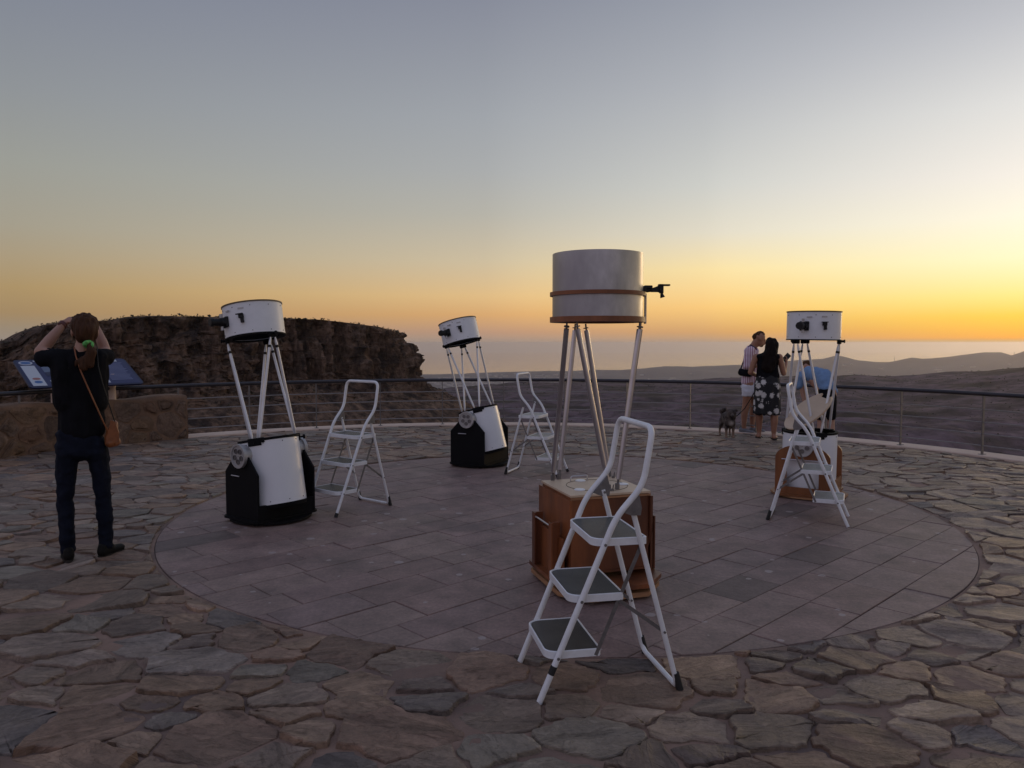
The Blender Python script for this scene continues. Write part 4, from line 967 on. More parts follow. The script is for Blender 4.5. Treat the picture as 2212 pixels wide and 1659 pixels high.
# ------------------------------------------------------------------ people and dog
def hull(mb, p0, r0, p1, r1, seg=10, rings=7):
    """convex skin over two ellipsoids (a tapered limb)"""
    b = bmesh.new(); tmp = MB().ball(p0, r0, seg=seg, rings=rings)
    if p1 is not None: tmp.ball(p1, r1, seg=seg, rings=rings)
    for v in tmp.v: b.verts.new(v)
    bmesh.ops.convex_hull(b, input=b.verts[:]); bmesh.ops.delete(b, geom=[v for v in b.verts if not v.link_faces], context='VERTS')
    b.verts.ensure_lookup_table()
    for i, v in enumerate(b.verts): v.index = i
    mb.add([v.co for v in b.verts], [[v.index for v in f.verts] for f in b.faces]); b.free()
def blob(name, parts, vox, m, parent, smooth=2, disp=None, cut=None):
    """parts: (p0, r0[, p1, r1]); joined and re-skinned as one continuous surface"""
    mb = MB()
    for q in parts:
        if len(q) == 2: mb.ball(q[0], q[1], seg=16, rings=10)
        else: hull(mb, *q)
    o = mb.build(name, m, None, recalc=True)
    md = o.modifiers.new('r', 'REMESH'); md.mode = 'VOXEL'; md.voxel_size = vox; md.use_smooth_shade = True
    if smooth: ms = o.modifiers.new('s', 'SMOOTH'); ms.iterations = smooth; ms.factor = .5
    dg = bpy.context.evaluated_depsgraph_get(); dg.update(); me = bpy.data.meshes.new_from_object(o.evaluated_get(dg)); old = o.data; o.modifiers.clear(); o.data = me; bpy.data.meshes.remove(old); me.name = name
    if disp:
        for v in me.vertices:
            v.co = disp(v.co.copy(), v.normal.copy())
    me.polygons.foreach_set('use_smooth', [True]*len(me.polygons)); o.parent = parent; return o
def folds(a, f, ax=(1,1,1)):
    def d(c, n): return c+n*a*(fbm(Vector((c.x*f*ax[0], c.y*f*ax[1], c.z*f*ax[2])), 3))
    return d
V3 = Vector
M['skin'] = mat('skin', (.36,.19,.13), .5, var=.08, scale=12)
M['skin2'] = mat('tanned_skin', (.30,.145,.09), .5, var=.08, scale=12)
M['hair'] = mat('brown_hair', (.060,.027,.014), .65, spec=.15, var=.4, scale=30, stretch=(3,3,.5), bump=.6, bscale=60)
M['darkhair'] = mat('dark_hair', (.010,.006,.005), .7, spec=.1, var=.4, scale=30, stretch=(3,3,.5), bump=.6, bscale=60)
M['fairhair'] = mat('light_brown_hair', (.075,.038,.02), .75, spec=.1, var=.3, scale=40, bump=.5, bscale=80)
M['tee'] = mat('black_tshirt', (.007,.007,.009), .9, spec=.1, var=.3, scale=10, bump=.3, bscale=25)
M['jeans'] = mat('dark_blue_jeans', (.008,.010,.019), .85, spec=.1, var=.35, scale=12, bump=.4, bscale=40)
M['shoe'] = mat('dark_shoes', (.009,.008,.007), .7, spec=.15)
M['sole'] = mat('shoe_sole', (.035,.03,.025), .8, spec=.15)
M['leather'] = mat('brown_leather', (.22,.07,.02), .45, var=.3, scale=14)
M['green'] = mat('green_scrunchie', (.11,.42,.10), .7, var=.2, scale=60)
def head(t, c, yaw, pitch, s, skin, vox, neck_to, nr=.052):
    """head with face; c is the centre, yaw 0 looks along +y, pitch > 0 looks down"""
    m = Matrix.Translation(c) @ Matrix.Rotation(yaw, 4, 'Z') @ Matrix.Rotation(-pitch, 4, 'X'); f = lambda x, y, z: tuple(m @ V3((x*s, y*s, z*s)))
    P_ = [(f(0,-.012,.03), (.074*s,.088*s,.085*s)), (f(0,.03,-.03), (.058*s,.062*s,.07*s)), (f(0,.05,-.075), (.030*s,.03*s,.024*s)),
          (f(0,.088,.02), (.011*s,.012*s,.012*s), f(0,.105,-.015), (.015*s,.014*s,.011*s)), (f(-.077,-.005,.0), (.010*s,.018*s,.03*s)), (f(.077,-.005,.0), (.010*s,.018*s,.03*s)),
          (f(0,.088,-.048), (.026*s,.010*s,.006*s)), (f(0,.086,-.060), (.022*s,.010*s,.007*s)), (f(-.03,.072,.034), (.022*s,.012*s,.008*s)), (f(.03,.072,.034), (.022*s,.012*s,.008*s)),
          (f(0,-.02,-.05), (nr*s,)*3, tuple(neck_to), (nr*1.15,)*3)]
    return P_, f
def finger(parts, a, b, c, r): parts.append((a, (r,)*3, b, (r*.92,)*3)); parts.append((b, (r*.92,)*3, c, (r*.8,)*3))
def hand(parts, w, d, side, up, s=1.0, curl=.6):
    """palm from wrist w along d; fingers curl towards 'side'; up = thumb side"""
    d = V3(d).normalized(); side = V3(side); side = (side-d*side.dot(d)).normalized(); up = V3(up); up = (up-d*up.dot(d)-side*up.dot(side)).normalized(); w = V3(w)
    parts.append((tuple(w), (.022*s,)*3, tuple(w+d*.05*s), (.024*s,)*3)); pc = w+d*.045*s
    parts.append((tuple(pc+up*.026*s), (.013*s,)*3, tuple(pc-up*.028*s+d*.01*s), (.013*s,)*3)); parts.append((tuple(pc+up*.026*s+d*.035*s), (.012*s,)*3, tuple(pc-up*.026*s+d*.03*s), (.012*s,)*3))
    for k, L in enumerate((.068, .078, .072, .055)):
        b0 = pc+d*.040*s+up*(.028-.0185*k)*s; b1 = b0+(d*math.cos(curl*.6)+side*math.sin(curl*.6))*L*.5*s; b2 = b1+(d*math.cos(curl*1.9)+side*math.sin(curl*1.9))*L*.5*s
        finger(parts, tuple(b0), tuple(b1), tuple(b2), .0088*s)
    t0 = w+d*.02*s+up*.022*s; t1 = t0+(d*.5+up*.75+side*.35).normalized()*.035*s; t2 = t1+(d*.75+up*.2+side*.6).normalized()*.03*s
    finger(parts, tuple(t0), tuple(t1), tuple(t2), .0105*s)

# --- woman photographing, seen from behind
p1 = empty('person', 'person in black t-shirt and dark jeans seen from behind, photographing with both arms raised', 'person', (-2.955, 5.20, .012), R(28)); p1.scale = (.87, 1, 1)
sk = []; hd, hf = head(p1, (.042, .03, 1.560), .1, .05, 1.13, 'skin', .009, (.01, -.01, 1.40)); sk += hd
shL, elL, wrL = (-.165, .0, 1.385), (-.265, .06, 1.425), (-.105, .215, 1.625); shR, elR, wrR = (.150, .0, 1.385), (.185, .14, 1.42), (.12, .25, 1.60)
for a, b, c in ((shL, elL, wrL), (shR, elR, wrR)):
    sk += [(a, (.05,)*3, b, (.043,)*3), (b, (.042,)*3, tuple(V3(b).lerp(V3(c), .35)), (.042,)*3), (tuple(V3(b).lerp(V3(c), .35)), (.042,)*3, c, (.026,)*3)]
sk += [((0, 0, 1.36), (.12,.07,.05), (0, 0, 1.0), (.12,.08,.06))]
hand(sk, (-.105, .215, 1.625), (.75, .25, .45), (.25, .1, -1), (-.3, -.9, .2), .98, .7)
hand(sk, (.12, .25, 1.60), (-.75, .1, .35), (-.2, .1, -1), (.3, -.9, .2), .98, .7)
blob('body', sk, .0075, M['skin'], p1, 2)
ts = [((-.135, -.005, 1.385), (.075,.075,.06), (.135, -.005, 1.385), (.075,.075,.06)), ((-.125, 0, 1.35), (.08,.095,.09), (-.10, .0, 1.10), (.095,.105,.1)), ((.125, 0, 1.35), (.08,.095,.09), (.10, .0, 1.10), (.095,.105,.1)),
      ((0, 0, 1.35), (.16,.10,.08), (0, 0, 1.08), (.155,.11,.1)), ((0, 0, 1.08), (.150,.105,.1), (0, .0, .865), (.165,.120,.05)), ((-.0, 0, 1.10), (.155,.105,.1), (0, .0, .87), (.17,.120,.04)),
      ((-.15, 0, 1.385), (.07,.07,.065), (-.232, .035, 1.385), (.073,.07,.062)), ((.14, 0, 1.385), (.07,.07,.065), (.182, .085, 1.39), (.070,.07,.062)), ((0, .0, 1.40), (.09,.065,.055))]
blob('tshirt', ts, .010, M['tee'], p1, 3, folds(.014, 9, (1,1,.45)))
jn = [((-.02, 0, .86), (.165,.115,.07), (0, .0, .76), (.172,.125,.09)), ((-.095, 0, .77), (.09,.11,.10), (-.112, .0, .66), (.078,.088,.07)), ((.095, 0, .77), (.09,.11,.10), (.115, .0, .66), (.078,.088,.07)),
      ((-.112, 0, .68), (.078,.088,.08), (-.128, .0, .42), (.062,.068,.06)), ((.115, 0, .68), (.078,.088,.08), (.136, .0, .42), (.062,.068,.06)),
      ((-.128, 0, .42), (.062,.068,.06), (-.122, -.01, .25), (.060,.066,.05)), ((.136, 0, .42), (.062,.068,.06), (.146, -.01, .25), (.060,.066,.05)),
      ((-.122, -.01, .26), (.060,.066,.05), (-.118, -.01, .07), (.052,.06,.03)), ((.146, -.01, .26), (.060,.066,.05), (.150, -.01, .07), (.052,.06,.03))]
blob('jeans', jn, .010, M['jeans'], p1, 2, lambda c, n: c+n*(.011*fbm(V3((c.x*9, c.y*9, c.z*16)), 3)+.010*max(0, noise.noise(V3((c.x*4, c.y*4, c.z*26))))*max(0, 1-abs(c.z-.42)/.14)+.010*max(0, noise.noise(V3((c.x*4, 3, c.z*30))))*max(0, 1-abs(c.z-.12)/.1)))
for s, x, yw in ((-1, -.118, .15), (1, .152, -.75)):
    m_ = Matrix.Translation((x, -.01, 0)) @ Matrix.Rotation(yw, 4, 'Z'); f = lambda a, b, c: tuple(m_ @ V3((a, b, c)))
    sh = blob('shoe', [(f(0,-.045,.045), (.042,.045,.045), f(0,.03,.045), (.042,.05,.042)), (f(0,.03,.035), (.045,.05,.03), f(0,.135,.028), (.042,.045,.024)), (f(0,-.04,.07), (.038,.042,.035))], .008, M['shoe'], p1, 2)
    MB().prism([(q[0], q[1]) for q in [(m_ @ V3((.046*math.cos(a)*(1 if math.sin(a) > 0 else .9), .045+.135*math.sin(a), 0))) for a in np.linspace(0, 2*math.pi, 20)[:-1]]], .0, .018).build('sole', M['sole'], sh)
f = hf
hr = [(f(0,-.03,.040), (.098,.100,.086)), (f(0,-.065,.005), (.086,.072,.092)), (f(0,-.06,-.04), (.045,.045,.05)), (f(.02,-.085,-.075), (.030,.03,.035))]
blob('hair', hr, .008, M['hair'], p1, 2, lambda c, n: c+n*.012*noise.noise(V3((c.x*45, c.y*45, c.z*9))))
pn = [((.075, -.095, 1.475), (.022,.024,.022), (.088, -.105, 1.42), (.034,.032,.035)), ((.088, -.105, 1.42), (.034,.032,.035), (.075, -.105, 1.345), (.028,.026,.03)), ((.07, -.10, 1.40), (.03,.028,.03), (.03, -.105, 1.325), (.03,.022,.03)), ((.05, -.10, 1.38), (.025,.02,.03), (-.02, -.10, 1.35), (.015,.014,.02))]
blob('ponytail', pn, .0065, M['hair'], p1, 1, lambda c, n: c+n*.010*noise.noise(V3((c.x*70, c.y*70, c.z*10))))
sc_r = []
for k in range(14): a = 2*math.pi*k/14; sc_r.append(((.068+.026*math.cos(a), -.100+.012*math.sin(a*2), 1.477+.014*math.sin(a)), (.0115+.004*(k % 2),)*3))
blob('scrunchie', sc_r, .005, M['green'], p1, 1, folds(.006, 60))
wb_ = MB(); dW = (V3(wrL)-V3(elL)).normalized(); wc = V3(wrL)-dW*.02; wb_.cyl(wc-dW*.012, wc+dW*.012, .0335, n=16); wb_.box(wc+V3((-.022, -.026, 0)), (.022, .02, .03), None, .004); wb_.build('wristwatch', mat('dark_red_strap', (.10,.025,.02), .5), p1)
cmr = MB(); MC = Matrix.Translation((-2.955, 5.20, .012)) @ Matrix.Rotation(R(28), 4, 'Z') @ Matrix.Diagonal((.87, 1, 1, 1))
cm = MC @ Matrix.Translation((.005, .235, 1.635)); cmr.box((0, 0, 0), (.125, .05, .075), cm, .008); cmr.box((-.0, -.005, .045), (.05, .045, .025), cm, .006); cmr.cyl((0, .02, -.005), (0, .10, -.005), .034, .036, 18, cm); cmr.box((.05, .02, 0), (.025, .035, .07), cm, .008)
tag(cmr.build('camera', M['blackmetal']), 'black camera held up by the person in the black t-shirt', 'camera')
# shoulder bag
bg_ = empty('shoulder_bag', 'brown leather shoulder bag on a thin strap over the black t-shirt', 'bag', (0, 0, 0)); bg_.matrix_world = MC; bg_.location = MC.translation; bg_.rotation_euler = (0, 0, R(28)); bg_.scale = (.87, 1, 1)
blob('bag_body', [((.20, -.075, .80), (.045,.035,.035), (.235, -.02, .80), (.04,.045,.035)), ((.205, -.07, .83), (.05,.035,.04), (.23, -.02, .92), (.03,.045,.03)), ((.215, -.05, .86), (.05,.05,.05))], .008, M['leather'], bg_, 1)
MB().prism([(.165, .80), (.262, .80), (.262, .86), (.235, .945), (.205, .96)], -.105, -.094, axis='y').build('flap', M['leather'], bg_)
MB().tube([(.185, -.10, .88), (.15, -.122, .96), (.10, -.130, 1.08), (.05, -.125, 1.20), (.01, -.116, 1.30), (-.02, -.09, 1.40), (-.03, -.03, 1.455), (-.03, .06, 1.43)], .0058, 6).build('strap', M['leather'], bg_)
MB().tube([(.235, -.09, .94), (.20, -.12, 1.06), (.16, -.125, 1.2), (.13, -.115, 1.33), (.125, -.07, 1.42), (.125, .0, 1.455)], .0045, 6).build('strap', M['blackmetal'], bg_)

# --- couple at the railing
def person_root(label, x, y, rz): return empty('person', label, 'person', (x, y, .012), rz)
M['floral'] = mat('floral_skirt', (.010,.010,.012), .85)
t = M['floral'].node_tree; n = t.nodes; l = t.links; tcn = n.new('ShaderNodeTexCoord'); vo = n.new('ShaderNodeTexVoronoi'); vo.inputs['Scale'].default_value = 9.0; vo.inputs['Randomness'].default_value = .8; nz = n.new('ShaderNodeTexNoise'); nz.inputs['Scale'].default_value = 42; nz.inputs['Detail'].default_value = 3
l.new(tcn.outputs['Object'], vo.inputs['Vector']); l.new(tcn.outputs['Object'], nz.inputs['Vector']); a_ = n.new('ShaderNodeMath'); a_.operation = 'MULTIPLY_ADD'; a_.inputs[1].default_value = .55; l.new(nz.outputs['Fac'], a_.inputs[0]); l.new(vo.outputs['Distance'], a_.inputs[2])
mr = n.new('ShaderNodeMapRange'); mr.inputs[1].default_value = .72; mr.inputs[2].default_value = .60; mr.inputs[3].default_value = 0; mr.inputs[4].default_value = 1; l.new(a_.outputs[0], mr.inputs[0])
mc = n.new('ShaderNodeMix'); mc.data_type = 'RGBA'; l.new(mr.outputs[0], mc.inputs[0]); mc.inputs[6].default_value = (.010,.010,.012,1); mc.inputs[7].default_value = (.52,.50,.48,1); l.new(mc.outputs[2], n['Principled BSDF'].inputs['Base Color'])
w2 = person_root('long dark haired person in black sleeveless top and black skirt with white flowers', 3.93, 11.70, R(-16))
sk = []; hd, hf = head(w2, (.045, .06, 1.44), .35, .35, .95, 'skin2', .011, (.01, .0, 1.30)); sk += hd
for a, b, c in (((-.175,0,1.27), (-.25,.0,1.03), (-.155,.17,.97)), ((.17,0,1.27), (.235,.03,1.02), (.28,.19,1.17))):
    sk += [(a, (.05,)*3, b, (.041,)*3), (b, (.041,)*3, c, (.026,)*3)]
sk += [((-.11, 0, 1.27), (.08,.07,.05), (.11, 0, 1.27), (.08,.07,.05)), ((0, 0, 1.25), (.13,.09,.06), (0, 0, .9), (.13,.1,.07))]
for s, y in ((-1, .08), (1, -.03)):
    x = s*.105
    sk += [((s*.09, 0, .85), (.09,)*3, (x, y*.5, .46), (.062,)*3), ((x, y*.5, .46), (.06,)*3, (x+s*.005, y*.9, .30), (.058,.062,.06)), ((x+s*.005, y*.9, .30), (.058,.062,.06), (x, y, .09), (.034,)*3), ((x, y, .08), (.035,.038,.03), (x-s*-.01, y-.02, .035), (.036,.045,.022)), ((x, y, .035), (.034,.04,.02), (x+s*.03, y+.13, .03), (.038,.04,.014))]
hand(sk, (-.155,.17,.97), (1,.3,-.2), (.3,1,0), (0,.2,1), .92); hand(sk, (.28,.19,1.17), (.15,.35,1), (-1,.2,.1), (-.2,-1,.2), .92, .9)
blob('body', sk, .010, M['skin2'], w2, 2)
blob('top', [((-.115, 0, 1.27), (.075,.085,.055), (.115, 0, 1.27), (.075,.085,.055)), ((0, 0, 1.24), (.165,.105,.08), (0, 0, 1.06), (.165,.11,.06)), ((0, 0, 1.06), (.165,.11,.07), (0, 0, .96), (.175,.12,.04)), ((0,0,1.31),(.10,.06,.04))], .012, M['tee'], w2, 2, folds(.012, 9))
blob('skirt', [((0, 0, .985), (.165,.115,.03), (0, -.01, .83), (.20,.145,.08)), ((0, -.01, .85), (.20,.145,.09), (0, .0, .40), (.212,.155,.03))], .012, M['floral'], w2, 1, lambda c, n: c+n*.012*math.sin(math.atan2(c.y, c.x)*9)*max(0, (.95-c.z)/.6) if c.z > .378 else V3((c.x, c.y, max(c.z, .374))))
f = hf
blob('hair', [(f(0,-.03,.045), (.085,.090,.080)), (f(0,-.05,.0), (.095,.08,.08), (.03, -.05, 1.28), (.115,.065,.08)), ((.03, -.05, 1.30), (.115,.065,.08), (.005, -.10, 1.10), (.10,.04,.08)), ((.06,-.05,1.32), (.07,.05,.06), (.11,-.05,1.20), (.045,.035,.06))], .010, M['darkhair'], w2, 1, lambda c, n: c+n*.02*noise.noise(V3((c.x*22, c.y*22, c.z*12))))
for s, y in ((-1, .08), (1, -.03)):
    m_ = MB(); m_.prism([(s*.105+s*.012+.042*math.cos(a), y+.035+.115*math.sin(a)) for a in np.linspace(0, 2*math.pi, 18)[:-1]], .0, .018); fl_ = m_.build('flip_flop', M['rubber'], w2)
    MB().tube([(s*.105-.04, y+.03, .012), (s*.115, y+.075, .055), (s*.105+.055, y+.03, .012)], .007, 6).build('thong_strap', M['rubber'], fl_)
ph = MB(); W2M = Matrix.Translation((3.93, 11.70, .012)) @ Matrix.Rotation(R(-16), 4, 'Z'); ph.box((0, 0, 0), (.078, .012, .15), W2M @ Matrix.Translation((.285, .215, 1.26)) @ Euler((-.5, .75, .0)).to_matrix().to_4x4(), .004)
tag(ph.build('smartphone', M['blackmetal']), 'dark smartphone in the hand of the person with the flowered skirt', 'smartphone')

M['stripes'] = mat('striped_shirt', (.60,.46,.50), .8)
t = M['stripes'].node_tree; n = t.nodes; l = t.links; tcn = n.new('ShaderNodeTexCoord'); wv = n.new('ShaderNodeTexWave'); wv.bands_direction = 'X'; wv.inputs['Scale'].default_value = 9; wv.inputs['Distortion'].default_value = .6; l.new(tcn.outputs['Object'], wv.inputs['Vector'])
mc = n.new('ShaderNodeMix'); mc.data_type = 'RGBA'; mr = n.new('ShaderNodeMapRange'); mr.inputs[1].default_value = .55; mr.inputs[2].default_value = .75; l.new(wv.outputs['Fac'], mr.inputs[0]); l.new(mr.outputs[0], mc.inputs[0]); mc.inputs[6].default_value = (.66,.56,.62,1); mc.inputs[7].default_value = (.36,.15,.24,1); l.new(mc.outputs[2], n['Principled BSDF'].inputs['Base Color'])
mn = person_root('person in pink striped shirt and white shorts with a black sling bag, head bowed', 3.93, 12.50, R(-18))
sk = []; hd, hf = head(mn, (.125, .0, 1.545), R(-80), .62, 1.08, 'skin2', .011, (.02, .01, 1.41), .056); sk += hd
sk += [((-.02, -.16, 1.36), (.055,)*3, (-.075, -.20, 1.10), (.046,)*3), ((-.075, -.20, 1.10), (.044,)*3, (.12, -.19, 1.12), (.03,)*3), ((-.0, .16, 1.36), (.055,)*3, (.0, .22, 1.10), (.046,)*3), ((.0, .22, 1.10), (.044,)*3, (.2, .12, 1.14), (.03,)*3),
       ((0, -.1, 1.36), (.07,.07,.06), (0, .1, 1.36), (.07,.07,.06)), ((0, 0, 1.33), (.09,.12,.06), (-.03, 0, .9), (.1,.12,.07))]
hand(sk, (.12,-.19,1.12), (1,.5,.1), (0,1,.1), (0,0,1), .98); hand(sk, (.2,.12,1.14), (.6,-1,.2), (-1,-.3,0), (0,0,1), .98)
for x, y, s in ((-.10, -.06, -1), (.03, .09, 1)):
    sk += [((-.03, s*.08, .80), (.09,)*3, (x+.03, y, .48), (.062,)*3), ((x+.03, y, .48), (.062,)*3, (x+.005, y, .32), (.055,)*3), ((x+.005, y, .32), (.055,)*3, (x-.0, y, .09), (.034,)*3), ((x, y, .09), (.036,)*3, (x+.03, y, .05), (.036,)*3)]
blob('body', sk, .011, M['skin2'], mn, 2)
blob('shirt', [((-.01, -.12, 1.37), (.08,.075,.06), (-.01, .12, 1.37), (.08,.075,.06)), ((0, 0, 1.34), (.12,.165,.08), (-.02, 0, 1.05), (.12,.155,.08)), ((-.02, 0, 1.06), (.12,.155,.08), (-.035, 0, .83), (.13,.165,.04)), ((-.02, -.15, 1.37), (.068,.068,.06), (-.07, -.195, 1.12), (.062,)*3), ((-.07, -.195, 1.12), (.06,)*3, (.05, -.195, 1.12), (.045,)*3), ((-.0, .15, 1.37), (.068,.068,.06), (.0, .215, 1.12), (.062,)*3), ((0, 0, 1.42), (.075,.085,.035))], .012, M['stripes'], mn, 2, folds(.012, 9))
M['shorts'] = mat('white_shorts', (.62,.63,.70), .8, var=.08, scale=9)
blob('shorts', [((-.03, 0, .84), (.12,.15,.03), (-.03, 0, .76), (.13,.165,.08)), ((-.03, -.085, .76), (.12,.09,.08), (-.035, -.09, .63), (.11,.09,.03)), ((-.03, .085, .76), (.12,.09,.08), (-.0, .09, .63), (.11,.09,.03))], .012, M['shorts'], mn, 2, folds(.010, 12))
M['sneak'] = mat('grey_sneakers', (.16,.16,.18), .7)
for x, y, yw in ((-.10, -.06, -1.9), (.06, .09, -1.4)):
    m_ = Matrix.Translation((x, y, 0)) @ Matrix.Rotation(yw, 4, 'Z'); f2 = lambda a, b, c: tuple(m_ @ V3((a, b, c)))
    sh = blob('shoe', [(f2(0,-.045,.05), (.042,.045,.045), f2(0,.03,.045), (.042,.05,.042)), (f2(0,.03,.038), (.045,.05,.03), f2(0,.14,.03), (.042,.045,.024))], .010, M['sneak'], mn, 2)
    MB().prism([(q[0], q[1]) for q in [(m_ @ V3((.047*math.cos(a), .045+.14*math.sin(a), 0))) for a in np.linspace(0, 2*math.pi, 18)[:-1]]], .0, .022).build('sole', M['shorts'], sh)
f = hf
blob('hair', [(f(0,-.025,.045), (.077,.084,.080)), (f(0,-.06,.0), (.068,.045,.07))], .010, M['fairhair'], mn, 1, folds(.012, 40))
blob('beard', [(f(0,.045,-.06), (.056,.045,.034)), (f(0,.075,-.065), (.035,.028,.026))], .009, M['hair'], mn, 1)
sb = empty('sling_bag', 'black sling bag on the back of the person in the striped shirt', 'bag', mn.location, R(-18))
blob('pouch', [((-.15, -.10, 1.0), (.06,.04,.055), (-.03, -.18, .99), (.07,.045,.06)), ((-.17, -.09, 1.02), (.03,.03,.05), (-.02, -.2, .985), (.06,.03,.05))], .010, M['tee'], sb, 1)
MB().tube([(-.17, -.10, 1.04), (-.11, -.16, 1.22), (-.065, -.17, 1.38), (-.02, -.10, 1.455), (.07, -.07, 1.40), (.095, -.10, 1.25), (.06, -.19, 1.08)], .011, 6).build('strap', mat('navy_strap', (.02,.02,.06), .7), sb)

# --- bending man behind the right telescope
M['blue'] = mat('light_blue_tshirt', (.15,.25,.42), .85, var=.12, scale=9)
bm_ = person_root('person in light blue t-shirt bending down behind the right telescope', 3.99, 9.85, R(-20)); bm_.scale = (.76, 1, 1)
sk = [((.08, .0, .9), (.11,.1,.1), (-.14, .30, 1.06), (.13,.1,.09)), ((-.30, .30, 1.02), (.055,)*3, (-.26, .28, .80), (.044,)*3), ((-.26, .28, .80), (.042,)*3, (-.20, .22, .60), (.03,)*3), ((-.02, .48, 1.0), (.055,)*3, (-.0, .50, .78), (.044,)*3), ((-.0, .50, .78), (.042,)*3, (-.05, .4, .60), (.03,)*3)]
hd, hf = head(bm_, (-.20, .46, 1.13), R(35), 1.15, 1.0, 'skin', .011, (-.17, .36, 1.06), .058); sk += hd
hand(sk, (-.20, .22, .60), (.3, -.1, -1), (1, 0, 0), (0, -1, 0), 1.); hand(sk, (-.05, .4, .60), (-.2, -.1, -1), (-1, 0, 0), (0, -1, 0), 1.)
for s in (-1, 1):
    x, y = .10+s*.08, -s*.03
    sk += [((x, y, .86), (.09,)*3, (x+.01, y+.04, .47), (.06,)*3), ((x+.01, y+.04, .47), (.06,)*3, (x+.01, y-.0, .30), (.057,)*3), ((x+.01, y-.0, .30), (.057,)*3, (x+.01, y-.02, .09), (.035,)*3), ((x+.01, y-.02, .08), (.036,)*3, (x-.0, y+.1, .04), (.036,.05,.025))]
blob('body', sk, .011, M['skin'], bm_, 2)
blob('tshirt', [((.11, -.01, .91), (.145,.12,.08), (.05, .09, 1.04), (.15,.12,.12)), ((.05, .09, 1.04), (.15,.12,.12), (-.15, .30, 1.07), (.15,.13,.10)), ((-.27, .26, 1.04), (.075,.075,.075), (-.02, .44, 1.04), (.075,.075,.075)), ((-.28, .27, 1.04), (.075,)*3, (-.31, .29, .92), (.072,.072,.06)), ((-.02, .46, 1.02), (.075,)*3, (-.0, .49, .92), (.07,)*3), ((.13, -.01, .92), (.135,.12,.08), (.15, .0, .86), (.14,.12,.04))], .012, M['blue'], bm_, 3, folds(.018, 8))
blob('shorts', [((.12, -.01, .88), (.15,.13,.05), (.10, 0, .80), (.155,.135,.09)), ((.02, .03, .80), (.09,.12,.08), (.02, .05, .52), (.082,.09,.04)), ((.18, -.03, .80), (.09,.12,.08), (.19, -.0, .52), (.082,.09,.04))], .012, M['tee'], bm_, 2, folds(.012, 10))
blob('hair', [(hf(0,-.03,.05), (.080,.082,.07)), (hf(0,-.07,.01), (.066,.035,.055))], .010, M['fairhair'], bm_, 1)
for s in (-1, 1):
    x, y = .11+s*.08, -s*.03-.02
    blob('shoe', [((x, y-.03, .045), (.042,.045,.045), (x-.0, y+.12, .03), (.042,.05,.026))], .011, M['shoe'], bm_, 2)

# --- dog
M['fur'] = mat('dog_fur', (.05,.035,.027), .9)
t = M['fur'].node_tree; n = t.nodes; l = t.links; tcn = n.new('ShaderNodeTexCoord'); sp2 = n.new('ShaderNodeSeparateXYZ'); l.new(tcn.outputs['Object'], sp2.inputs[0]); nz = n.new('ShaderNodeTexNoise'); nz.inputs['Scale'].default_value = 14; nz.inputs['Detail'].default_value = 5; l.new(tcn.outputs['Object'], nz.inputs['Vector'])
r1 = n.new('ShaderNodeValToRGB'); cr = r1.color_ramp; cr.elements[0].position = .38; cr.elements[0].color = (.018,.013,.012,1); cr.elements[1].position = .62; cr.elements[1].color = (.11,.085,.070,1); l.new(nz.outputs['Fac'], r1.inputs[0])
# pale chest blaze and tan lower legs
vd = n.new('ShaderNodeVectorMath'); vd.operation = 'DISTANCE'; vd.inputs[1].default_value = (.01, -.26, .235); l.new(tcn.outputs['Object'], vd.inputs[0]); c1 = n.new('ShaderNodeMapRange'); c1.inputs[1].default_value = .06; c1.inputs[2].default_value = .02; l.new(vd.outputs['Value'], c1.inputs[0])
m1_ = n.new('ShaderNodeMix'); m1_.data_type = 'RGBA'; l.new(c1.outputs[0], m1_.inputs[0]); l.new(r1.outputs[0], m1_.inputs[6]); m1_.inputs[7].default_value = (.32,.28,.25,1)
c2 = n.new('ShaderNodeMapRange'); c2.inputs[1].default_value = .17; c2.inputs[2].default_value = .08; l.new(sp2.outputs[2], c2.inputs[0]); m2_ = n.new('ShaderNodeMix'); m2_.data_type = 'RGBA'; l.new(c2.outputs[0], m2_.inputs[0]); l.new(m1_.outputs[2], m2_.inputs[6]); m2_.inputs[7].default_value = (.20,.13,.09,1); l.new(m2_.outputs[2], n['Principled BSDF'].inputs['Base Color'])
dg_ = empty('dog', 'small shaggy grey brown dog standing on a leash facing the camera', 'dog', (3.42, 12.0, .012), R(-6))
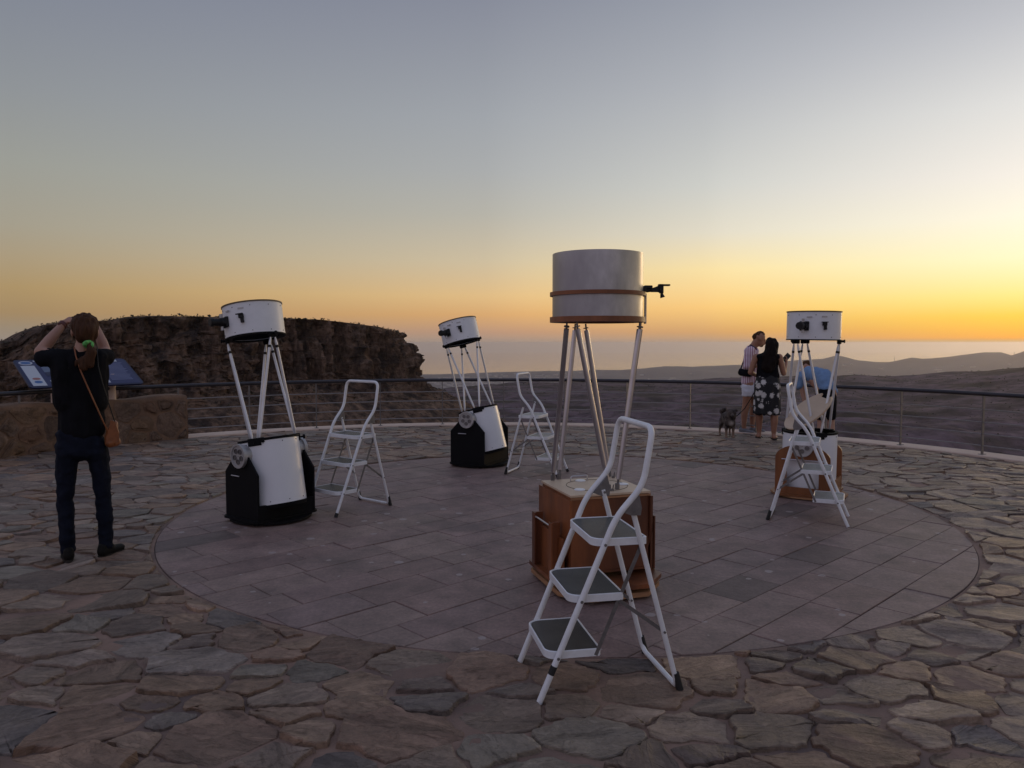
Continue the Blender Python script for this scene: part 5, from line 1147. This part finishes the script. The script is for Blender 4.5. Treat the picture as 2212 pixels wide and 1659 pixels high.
dp_ = [((.0, -.14, .27), (.085,.09,.10), (-.02, .16, .285), (.075,.09,.08)), ((0, -.18, .26), (.075,.07,.09)), ((0, -.16, .31), (.085,.075,.08), (.015, -.23, .375), (.065,.055,.06)), ((.015, -.235, .395), (.066,.060,.060)), ((.0,-.1,.33),(.09,.1,.08),(0,.14,.31),(.08,.09,.07)), ((.015, -.27, .375), (.032,.04,.028), (.015, -.325, .362), (.018,.02,.017)),
       ((-.028, -.225, .44), (.02,.014,.014), (-.058, -.232, .435), (.018,.010,.022)), ((.058, -.225, .44), (.02,.014,.014), (.088, -.232, .435), (.018,.010,.022)), ((-.03, .22, .32), (.03,.04,.03), (-.055, .26, .38), (.04,.04,.035)), ((-.055, .26, .38), (.04,.04,.035), (-.03, .17, .42), (.035,.04,.028))]
for s in (-1, 1):
    dp_ += [((s*.05, -.15, .22), (.036,.042,.05), (s*.053, -.16, .11), (.021,.022,.02)), ((s*.053, -.16, .11), (.021,)*3, (s*.053, -.165, .03), (.018,)*3), ((s*.053, -.165, .022), (.022,.022,.016), (s*.053, -.195, .017), (.021,.02,.014)),
            ((s*.055-.02, .13, .24), (.04,.055,.06), (s*.075-.02, .10, .16), (.028,.03,.025)), ((s*.075-.02, .10, .16), (.024,)*3, (s*.078-.02, .175, .10), (.017,)*3), ((s*.078-.02, .175, .10), (.017,)*3, (s*.078-.02, .165, .03), (.015,)*3), ((s*.078-.02, .16, .02), (.02,.02,.014), (s*.078-.02, .135, .016), (.02,.02,.013))]
blob('body', dp_, .0085, M['fur'], dg_, 1, lambda c, n: c+n*(.016*abs(noise.noise(V3((c.x*45, c.y*45, c.z*16))))*(1 if c.z > .15 and c.y > -.29 else .25)))
MB().ball((.015, -.343, .366), (.009,.007,.008)).build('nose', M['rubber'], dg_)
for s in (-1, 1): MB().ball((.015+s*.022, -.287, .402), .007).build('eye', M['rubber'], dg_)
ls = MB().tube([(3.47, 11.86, .335), (3.56, 11.95, .36), (3.72, 12.15, .44), (3.88, 12.32, .60), (4.02, 12.36, .85), (4.16, 12.30, 1.10)], .007, 6).build('leash', M['tee']); tag(ls, 'dark leash running from the dog to the person in the striped shirt', 'leash')

# ------------------------------------------------------------------ air
hz = MB().box((0, 12000, -217.5), (64000, 52000, 471)).build('haze', None or bpy.data.materials.new('haze_air')); hz['kind'] = 'stuff'
hm_ = hz.data.materials[0]; hm_.use_nodes = True; t = hm_.node_tree; t.nodes.clear(); pv = t.nodes.new('ShaderNodeVolumePrincipled'); ho = t.nodes.new('ShaderNodeOutputMaterial'); t.links.new(pv.outputs[0], ho.inputs['Volume'])
pv.inputs['Color'].default_value = (.92,.88,.94,1); pv.inputs['Density'].default_value = HAZE; pv.inputs['Anisotropy'].default_value = .75
